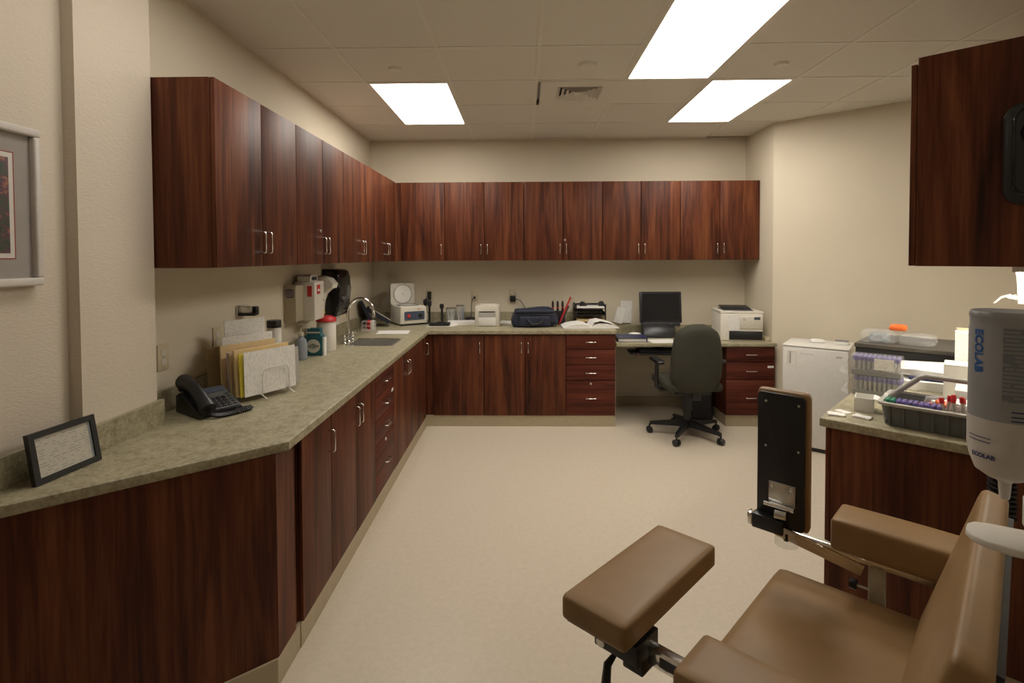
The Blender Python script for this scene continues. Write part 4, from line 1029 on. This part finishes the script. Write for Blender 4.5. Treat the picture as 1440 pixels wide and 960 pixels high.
# black box with plastic bags behind
t = uvt('black_floor_cabinet', 'black floor cabinet with grey-brown top between refrigerator and counter', 'cabinet', 0, 0, 0)
obj('body', box(bm_(), -.135, .44, 1.335, 1.86, .0, 1.035, .003), 'black_soft', t, 0); obj('lid', box(bm_(), -.14, .445, 1.33, 1.865, 1.035, 1.06, .003), 'brown_card', t, 0)
ZB2 = 1.06
def bag(lab, u, v, z, sx, sy, sz, mat='clear_wrap', name='plastic_bag', rz=0.):
    bm = cushion(-sx, sx, -sy, sy, 0, sz, min(sx, sy, sz/2)*.6, .01, 5)
    for q in bm.verts:
        q.co += Vector((random.uniform(-.006,.006), random.uniform(-.006,.006), random.uniform(-.004,.004) if q.co.z > .012 else 0))
        if q.co.z < .001: q.co.z = .001
    tag(obj(name, bm, mat, None, 20, W(u, v, z), (0, 0, ANG+rz)), lab, 'plastic bag')
bag('clear plastic bag with greenish bits on the black cabinet', -.03, 1.46, ZB2+.001, .09, .08, .075)
bag('clear plastic bag lying at the right on the black cabinet', .16, 1.49, ZB2+.001, .085, .08, .06)
bag('greenish tubing inside the clear bag on the black cabinet', -.03, 1.46, ZB2+.005, .05, .045, .045, 'film', 'tubing_bundle')
tag(obj('orange_bag', xf(cushion(-.045,.045,-.03,.03,0,.03,.012,.006,4), Matrix.Rotation(R(10),4,'X')), 'orange', None, 40, W(.06,1.50,ZB2+.08), (0,0,ANG)), 'orange packet on top of the clear plastic bags', 'packet')
# papers and folders toward the wall
def pap(name, lab, u, v, w, l, z, h, rz, mat): tag(obj(name, box(bm_(), -w/2, w/2, -l/2, l/2, 0, h, .001 if h > .01 else 0), mat, None, 0, W(u, v, z), (0,0,ANG+rz)), lab, 'paper', 'papers on the specimen counter')
pap('paper_stack', 'bright white paper stack on the counter right of the tube racks', .33, 1.01, .40, .28, ZC, .045, R(12), 'paper')
pap('document_folder', 'dark navy folder between white papers on the specimen counter', .36, 1.03, .36, .26, ZC+.045, .014, R(6), 'navy_binder')
pap('paper_stack', 'upper white pages fanned over the navy folder', .34, 1.04, .37, .26, ZC+.059, .034, R(-6), 'paper')
pap('loose_sheet', 'loose top sheet sticking out over the fanned pages', .24, 1.07, .32, .26, ZC+.093, .002, R(24), 'paper')
# white boxes by the wall
def wbox(name, lab, u, v, w, l, h, rz, z=ZC):
    t = uvt(name, lab, 'box', u, v, z, rz)
    obj('carton', box(bm_(), -w/2, w/2, -l/2, l/2, 0, h, .002), 'white_plastic', t, 0); obj('flap', box(bm_(), -w/2, w/2, -l/2-.001, l/2+.001, h, h+.004), 'paper', t, 0); return t
b1 = wbox('glove_box', 'white carton on the counter beside the dispenser bottle', .425, .80, .16, .14, .165, R(3))
t = uvt('form_holder', 'tall white pad of forms standing behind the white carton', 'paper', .60, 1.265, ZC, R(4))
obj('pad', box(bm_(), -.25, -.01, -.03, .03, 0, .275), 'print_xz', t, 0); obj('back_board', box(bm_(), -.245, -.005, .03, .038, 0, .29), 'ivory', t, 0)
t = uvt('needle_box', 'low white box with rows of black dots beside the tray', 'box', .53, .50, ZC, R(2))
obj('body', box(bm_(), -.12, .12, -.09, .09, 0, .115, .004), 'white_plastic', t, 40)
for i in range(4):
    for j in range(3): obj('hole', cyl(bm_(), (-.03+i*.028,-.0905,.03+j*.028), (-.03+i*.028,-.092,.03+j*.028), .0045, n=10), 'black', t)
# small white box and gauze pads
t = uvt('open_carton', 'small open white box at the near corner of the counter', 'box', .115, .265, ZC, R(8))
bm = bm_(); w_, l_, h_ = .036, .05, .062
box(bm, -w_, w_, -l_, -l_+.002, 0, h_); box(bm, -w_, w_, l_-.002, l_, 0, h_); box(bm, -w_, -w_+.002, -l_, l_, 0, h_); box(bm, w_-.002, w_, -l_, l_, 0, h_); box(bm, -w_, w_, -l_, l_, 0, .002); obj('carton', bm, 'paper', t, 0)
obj('flap', xf(box(bm_(), 0, .04, -l_+.004, l_-.004, 0, .0015), Matrix.Translation((w_,0,h_)) @ Matrix.Rotation(R(18),4,'Y')), 'paper', t, 0)
def gauze(lab, u, v, rz):
    bm = bm_(); box(bm, -.033, .033, -.024, .024, 0, .007); bmesh.ops.subdivide_edges(bm, edges=bm.edges[:], cuts=4, use_grid_fill=True)
    for q in bm.verts:
        if q.co.z > .003: q.co.z += random.uniform(-.002, .003)
    tag(obj('gauze_pad', bm, 'paper', None, 50, W(u, v, ZC), (0,0,ANG+rz)), lab, 'gauze', 'gauze pads at the counter corner')
gauze('flat gauze pad, nearest the counter corner', .045, .085, R(20)); gauze('flat gauze pad beneath the small open white box', .135, .115, R(-8))
bm = bm_(); box(bm, -.03, .03, -.02, .02, 0, .003); tag(obj('alcohol_wipe', bm, 'paper', None, 0, W(.055,.16,ZC), (0,0,ANG+R(-25))), 'thin white wipe packet behind the two gauze pads', 'packet')
# phlebotomy tray
TU0, TU1, TV0, TV1 = .205, .585, .06, .33
t = uvt('blood_tray', 'grey phlebotomy carrying tray with bent handle full of tubes', 'tray', (TU0+TU1)/2, (TV0+TV1)/2, ZC)
hw, hl = (TU1-TU0)/2, (TV1-TV0)/2
def shell(a, b, z0, z1, th, mat, nm):
    bm = bm_()
    prof = []
    o0 = rrect(2*(a-.012), 2*(b-.012), .03); o1 = rrect(2*a, 2*b, .03); i1 = rrect(2*(a-th), 2*(b-th), .025); i0 = rrect(2*(a-.012-th), 2*(b-.012-th), .025)
    rings = [[bm.verts.new((x, y, z)) for x, y in r_] for r_, z in ((o0, z0), (o1, z1), (i1, z1), (i0, z0+th))]
    n = len(o0)
    for A, B in zip(rings, rings[1:]):
        for k in range(n): bm.faces.new((A[k], A[(k+1) % n], B[(k+1) % n], B[k]))
    bm.faces.new(list(reversed(rings[0]))); bm.faces.new(rings[-1])
    return obj(nm, bm, mat, t, 40)
shell(hw, hl, 0, .092, .004, 'tray_grey', 'body')
bm = bm_(); o1 = rrect(2*hw+.02, 2*hl+.02, .035); i1 = rrect(2*hw-.012, 2*hl-.012, .028); n = len(o1)
ra = [[bm.verts.new((x, y, z)) for x, y in r_] for r_, z in ((i1,.086),(o1,.084),(o1,.094),(i1,.096))]
for A, B in ((0,1),(1,2),(2,3),(3,0)):
    for k in range(n): bm.faces.new((ra[A][k], ra[A][(k+1) % n], ra[B][(k+1) % n], ra[B][k]))
obj('rim', bm, 'grey_light', t, 40)
for k in range(8): obj('rib', box(bm_(), -hw+.03+k*.046, -hw+.036+k*.046, -hl-.0015, -hl+.010, .01, .084), 'tray_grey', t, 0)
hp = [(-hw+.005,-.02,.09),(-hw+.02,-.02,.10),(-.075,-.02,.19),(-.055,-.02,.20),(.10,-.02,.197),(.12,-.02,.19),(hw-.02,-.02,.10),(hw-.005,-.02,.09)]
obj('handle', tube(bm_(), hp, .0105, 12), 'grey_light', t)
for s in (-1, 1): obj('handle_hub', cyl(bm_(), (s*(hw+.002),-.02,.082), (s*(hw-.012),-.02,.082), .026, n=18), 'white_plastic', t)
obj('tube_rack', box(bm_(), -hw+.02, hw-.02, -hl+.014, -hl+.075, .01, .06), 'black_soft', t, 0)
for i in range(9): obj('rack_divider', box(bm_(), -hw+.04+i*.037, -hw+.042+i*.037, -hl+.012, -hl+.078, .06, .086), 'offwhite', t, 0)
for j in range(3): obj('rack_divider', box(bm_(), -hw+.02, hw-.02, -hl+.026+j*.02, -hl+.0275+j*.02, .06, .084), 'offwhite', t, 0)
obj('inner_wall', box(bm_(), -hw+.012, hw-.012, -hl+.08, -hl+.084, .01, .08), 'grey_plastic', t, 0)
m3 = Matrix.Rotation(ANG, 3, 'Z'); o3 = Vector(W((TU0+TU1)/2, (TV0+TV1)/2, ZC))
for i in range(5):
    for j in range(3):
        for s in (-1, 1):
            p = o3 + m3 @ Vector((-hw+.051+i*.037-.0 + s*.0085-.02, -hl+.020+j*.02, .016))
            pr_, nm = (P_GREEN, 'green') if i == 0 else (P_PURPLE, 'purple')
            put(pr_, p, (0, 0, 0), '%s-capped tube in the carrying tray' % nm, '%s tubes in the carrying tray' % nm)
for k in range(8):
    p = o3 + m3 @ Vector((.018+(k % 4)*.026, -hl+.028+(k//4)*.024, .052+.006*(k % 3)))
    put(P_RED, p, (R(random.uniform(-9,9)), R(random.uniform(-9,9)), 0), 'red-capped tube standing in the carrying tray', 'red tubes in the carrying tray')
def lump(lab, name, cat, x, y, z, s, mat, jag=.006):
    bm = cushion(-s[0], s[0], -s[1], s[1], 0, s[2], min(s)*.4, .008, 4)
    for q in bm.verts: q.co += Vector([random.uniform(-jag, jag) for _ in range(3)])
    p = o3 + m3 @ Vector((x, y, z)); tag(obj(name, bm, mat, None, 15, p, (0,0,ANG+random.uniform(-.4,.4))), lab, cat)
for k, (x, y) in enumerate(((-.045,.005),(-.02,.02),(.005,.0),(-.01,-.015))):
    t2 = thing('needle_holder', 'orange-capped needle packet lying in the carrying tray', 'needle', o3 + m3 @ Vector((x, y, .052)), ANG+.7*k, 'orange needles in the carrying tray')
    obj('cap', cyl(bm_(), (-.032,0,.022+.006*k), (.012,0,.030+.006*k), .009, .011, 10), 'orange', t2); obj('wrapper', box(bm_(), .008, .035, -.014, .014, .02+.006*k, .032+.006*k, .003), 'paper', t2, 40)
lump('crumpled white gauze heap in the carrying tray', 'gauze_heap', 'gauze', .055, .035, .055, (.055,.045,.05), 'paper'); lump('smaller white gauze wad at the tray handle end', 'gauze_heap', 'gauze', .135, .04, .05, (.035,.045,.042), 'paper')
lump('clear plastic packet beside the orange needles', 'swab_packet', 'packet', -.02, .065, .055, (.045,.03,.045), 'clear_wrap')
# things under the wall cabinet by the bottle
t = uvt('tissue_dispenser', 'bright white dispenser with tissue under the right wall cabinet', 'dispenser', .655, .50, 1.375)
obj('case', prism(bm_(), [(-.052,.03),(.04,.03),(.04,.15),(-.058,.15)], -.06, .06, XZ, .006), 'white_plastic', t, 40)
obj('tray_lip', prism(bm_(), [(-.085,.055),(-.05,.068),(.04,.068),(.04,.0),(.02,.0),(.01,.03),(-.04,.048),(-.075,.048)], -.055, .055, XZ, .004), 'white_plastic', t, 40)
obj('tissue', prism(bm_(), [(-.125,.03),(-.105,.055),(-.075,.066),(-.07,.062),(-.10,.05),(-.12,.027)], -.03, .03, XZ), 'paper', t, 40)
obj('slot', box(bm_(), -.02, -.016, -.062, -.06, .11, .15), 'grey_plastic', t, 0)
# ================================================================ blood-pressure gauge on the cabinet end panel
t = uvt('pressure_gauge', 'black wall gauge mounted on the dark cabinet end panel', 'gauge', .645, -.001, 1.95)
obj('back_plate', prism(bm_(), rrect(.165, .345, .05), 0, .022, Matrix.Scale(-1, 4, (0,1,0)) @ XZ, .006), 'black', t, 40)
obj('housing', prism(bm_(), rrect(.13, .31, .05, cx=.006), .022, .075, Matrix.Scale(-1, 4, (0,1,0)) @ XZ, .012, 3), 'black', t, 40)
obj('dial', prism(bm_(), [(.045*math.cos(a*math.pi/12)+.006, .06+.045*math.sin(a*math.pi/12)) for a in range(24)], .075, .078, Matrix.Scale(-1, 4, (0,1,0)) @ XZ), 'black_gloss', t, 0)
obj('bezel_line', tube(bm_(), [(x, -.076, z) for x, z in rrect(.12, .30, .045, cx=.006)], .0025, 6, closed=True), 'black_gloss', t)
t = uvt('coiled_hose', 'black coiled hose hanging by the cabinet end panel', 'hose', .60, -.09, 0)
pts = []
for k in range(26*10):
    s = k/(26*10); a = 2*math.pi*k/10; z = 1.12-.42*s
    pts.append((.035*math.cos(a)-.02, .035*math.sin(a), z))
obj('coil', tube(bm_(), pts, .006, 5), 'black', t); obj('lead', tube(bm_(), bez((.015,0,1.12),(.05,.0,1.25),(.06,.06,1.55),(.05,.06,1.80), 10), .006, 6), 'black', t)
# ================================================================ wall dispenser with bottle
BU, BV = .611, -1.434
t = uvt('hand_rub_dispenser', 'wall-mounted dispenser with upside-down sanitizer bottle and white lever', 'dispenser', BU, BV, -.013)
obj('wall_plate', box(bm_(), .070, WU-BU-.001, -.06, .06, 1.17, 1.50, .004), 'white_plastic', t, 40)
obj('bracket', box(bm_(), .02, .075, -.045, .045, 1.225, 1.25, .006), 'white_plastic', t, 40)
SXB, SYB = .0455, .0455
bt = obj('bottle', lathe(bm_(), [(0,1.535),(.043,1.535),(.0455,1.531),(.0455,1.526),(.0445,1.523),(.0445,1.512),(.0455,1.508),(.0455,1.372)], n=48), 'sleeve_grey', t)
obj('bottle_base', lathe(bm_(), [(.0458,1.374),(.0458,1.33),(.043,1.312),(.036,1.291),(.022,1.281),(.0115,1.277),(.008,1.273),(.0065,1.251),(.0055,1.248)], n=48), 'bottle_white', t)
def wrap(bm, r, ang0, z0, upright=True):
    """bend flat lettering (drawn in x-y) round the bottle; ang0 measured from the -v side, negative toward -u"""
    for q in bm.verts:
        x, y, d = q.co.x, q.co.y, q.co.z
        a = ang0 + x/r; rr = r + max(d, 0) + .0004
        q.co = Vector((rr*math.sin(a), -rr*math.cos(a), z0 + y))
    return bm
def dice(bm):
    bmesh.ops.subdivide_edges(bm, edges=[e for e in bm.edges if e.calc_length() > .008], cuts=4, use_grid_fill=True); return bm
q = text_bm('ECOLAB', .0175, .0002, .0006); xf(q, Matrix.Rotation(R(-90), 4, 'Z'))
obj('brand_lettering', wrap(q, .0455, R(-44), 1.4755), 'blue_print', bt, 0)
q = text_bm('ECOLAB', .0085, .0002, .0004); obj('brand_lettering', wrap(q, .0458, R(-33), 1.318), 'ink_blue', t, 0)
def patch(a0, a1, z0, z1, r, mat, nm, par):
    bm = bm_(); n = 16; A = [bm.verts.new((r*math.sin(a0+(a1-a0)*k/n), -r*math.cos(a0+(a1-a0)*k/n), z0)) for k in range(n+1)]; B = [bm.verts.new((v.co.x, v.co.y, z1)) for v in A]
    for k in range(n): bm.faces.new((A[k], A[k+1], B[k+1], B[k]))
    return obj(nm, bm, mat, par, 60)
blk = patch(R(-5), R(75), 1.405, 1.513, .0459, 'print_label', 'text_block', bt)
for k, z in enumerate((1.39, 1.383, 1.377)): patch(R(8), R(60), z, z+.002, .0459, 'ink_blue', 'fine_print', bt)
for k, z in enumerate((1.345, 1.339)): patch(R(-62), R(-20), z-.0, z+.0014, .0462, 'ink_blue', 'fine_print', t)
lv = [(.07,-.045),(.03,-.048),(-.01,-.046),(-.04,-.042),(-.058,-.03),(-.066,-.012),(-.066,.012),(-.058,.028),(-.04,.036),(-.01,.036),(.03,.035),(.07,.035)]
bm = prism(bm_(), lv, 0, .011, None, .003)
for v in bm.verts: v.co.z += .01*max(0, v.co.x+.02)/.09
obj('lever', xf(bm, Matrix.Translation((.022, -.0, 1.18))), 'white_matte', t, 50)
obj('lever_arm', box(bm_(), .06, .082, -.04, .03, 1.17, 1.235, .004), 'white_matte', t, 40)
# ================================================================ phlebotomy chair
t = uvt('phlebotomy_chair', 'tan vinyl phlebotomy chair with two padded armboards', 'chair', 0, 0, 0)
SV0, SV1 = -1.36, -.49
obj('seat', cushion(-.005, .50, SV0, SV1, .40, .485, .03, .012, 12), 'tan_vinyl', t, 60)
bk = cushion(0, .085, SV0-.06, SV1-.03, 0, .49, .022, .0, 12)
for q in bk.verts:
    q.co.x *= 1.1-.35*max(0, q.co.z/.49)
obj('backrest', xf(bk, Matrix.Translation((.405, 0, .48)) @ Matrix.Rotation(R(17), 4, 'Y')), 'tan_vinyl', t, 60)
obj('back_board', xf(box(bm_(), .0, .012, SV0+.06, SV1-.04, -.02, .42), Matrix.Translation((.505, 0, .47)) @ Matrix.Rotation(R(13.5), 4, 'Y')), 'black_soft', t, 0)
obj('seat_frame', box(bm_(), .03, .47, SV0+.04, SV1-.04, .365, .40, .005), 'post_cream', t, 40)
for (a, b) in ((-.52, -.355), (-1.497, -1.332)):
    obj('arm_pad', cushion(.165 if b > -1 else .095, .535 if b > -1 else .44, a, b, .615, .722, .015, .008, 10), 'tan_vinyl', t, 60)
    vc = (a+b)/2
    bar = obj('arm_bar', box(bm_(), -.06, .52, vc-.045 if b > -1 else vc-.01, vc-.02 if b > -1 else vc+.015, .585 if b > -1 else .64, .615 if b > -1 else .685, .002), 'chrome', t, 40)
    obj('arm_post', box(bm_(), .27, .315, vc-.048 if b > -1 else vc-.02, vc-.015 if b > -1 else vc+.013, .07, .59, .003), 'post_cream', t, 40)
    obj('height_knob', cyl(bm_(), (.27, vc-.03, .50), (.235, vc-.03, .50), .004, n=8), 'steel', t)
    obj('knob_cap', cyl(bm_(), (.235, vc-.03, .50), (.215, vc-.03, .50), .018, n=14), 'black', t)
for u_ in (.04, .46):
    for v_ in (SV0+.07, SV1-.07):
        obj('leg', box(bm_(), u_-.016, u_+.016, v_-.016, v_+.016, .0, .37, .003), 'post_cream', t, 40)
for v_ in (SV0+.07, SV1-.07): obj('stretcher', box(bm_(), .05, .45, v_-.012, v_+.012, .07, .095, .002), 'post_cream', t, 40)
for v_, a in ((-.45, 0), (-1.42, 0)): obj('outrigger', box(bm_(), .28, .305, min(v_, SV1-.07) if v_ > -1 else v_, max(v_, SV1-.07) if v_ > -1 else SV0+.07, .07, .095, .002), 'post_cream', t, 40)
# flat armboard
pad = obj('armboard_pad', cushion(-.185, .0, -1.525, -1.04, .712, .775, .013, .004, 10), 'tan_vinyl', t, 60)
obj('armboard_base', box(bm_(), -.175, -.022, -1.51, -1.055, .704, .716), 'black', pad, 0)
obj('armboard_bracket', box(bm_(), -.12, .0, -1.475, -1.375, .655, .704, .004), 'black', pad, 40)
obj('bracket_block', box(bm_(), -.055, .0, -1.45, -1.39, .62, .66, .004), 'black', pad, 40)
obj('locking_lever', tube(bm_(), [(-.075,-1.45,.64),(-.08,-1.475,.625),(-.075,-1.49,.59),(-.045,-1.495,.555),(-.03,-1.495,.53)], [.006,.01,.012,.011,.009], 8), 'black', pad)
obj('bolt', cyl(bm_(), (-.10,-1.478,.67), (-.10,-1.47,.67), .012, n=10), 'steel', pad)
obj('bar_slot', box(bm_(), .03, .085, vc-.0125, vc-.0095, .652, .672), 'black', t, 0)
# raised armboard
pad = obj('armboard_pad', cushion(-.046, .122, -.60, -.56, .675, 1.145, .014, .0, 8), 'tan_vinyl', t, 60)
obj('armboard_base', prism(bm_(), rrect(.150, .455, .012, cx=.036, cy=.908), -.610, -.598, XZ, .002), 'black', pad, 40)
for x in (-.012, .092):
    for z in (1.105, .95): obj('screw', lathe(bm_(), [(.0045,0),(.0035,.002),(0,.003)], n=10), 'steel', pad, 40, (x, -.610, z), (HALF, 0, 0))
pl = obj('hinge_plate', box(bm_(), .0, .085, -.615, -.610, .745, .832, .002), 'steel', pad, 40)
for x in (.012, .073):
    obj('plate_bolt', lathe(bm_(), [(.0065,0),(.0055,.004),(0,.005)], n=10), 'chrome', pad, 40, (x, -.615, .818), (HALF, 0, 0))
obj('hinge_barrel', cyl(bm_(), (-.01,-.625,.755), (.085,-.625,.755), .009, n=14), 'chrome', pad)
obj('hinge_bolt', cyl(bm_(), (.03,-.645,.735), (.065,-.64,.735), .014, n=14), 'steel', pad)
obj('clamp_block', box(bm_(), -.045, .055, -.645, -.60, .665, .715, .004), 'black', pad, 40)
obj('clamp_end', box(bm_(), -.062, -.045, -.64, -.605, .668, .712, .004), 'chrome', pad, 40)
obj('swing_bar', xf(box(bm_(), 0, .27, -.006, .006, -.018, .018, .002), Matrix.Translation((.03,-.635,.68)) @ Matrix.Rotation(R(24),4,'Z') @ Matrix.Rotation(R(20),4,'Y')), 'chrome', t, 40)
obj('turn_knob', cyl(bm_(), (.06,-.62,.632), (.06,-.62,.648), .036, n=24), 'clear', pad)
obj('knob_stem', cyl(bm_(), (.06,-.62,.645), (.06,-.62,.67), .009, n=10), 'black', pad)
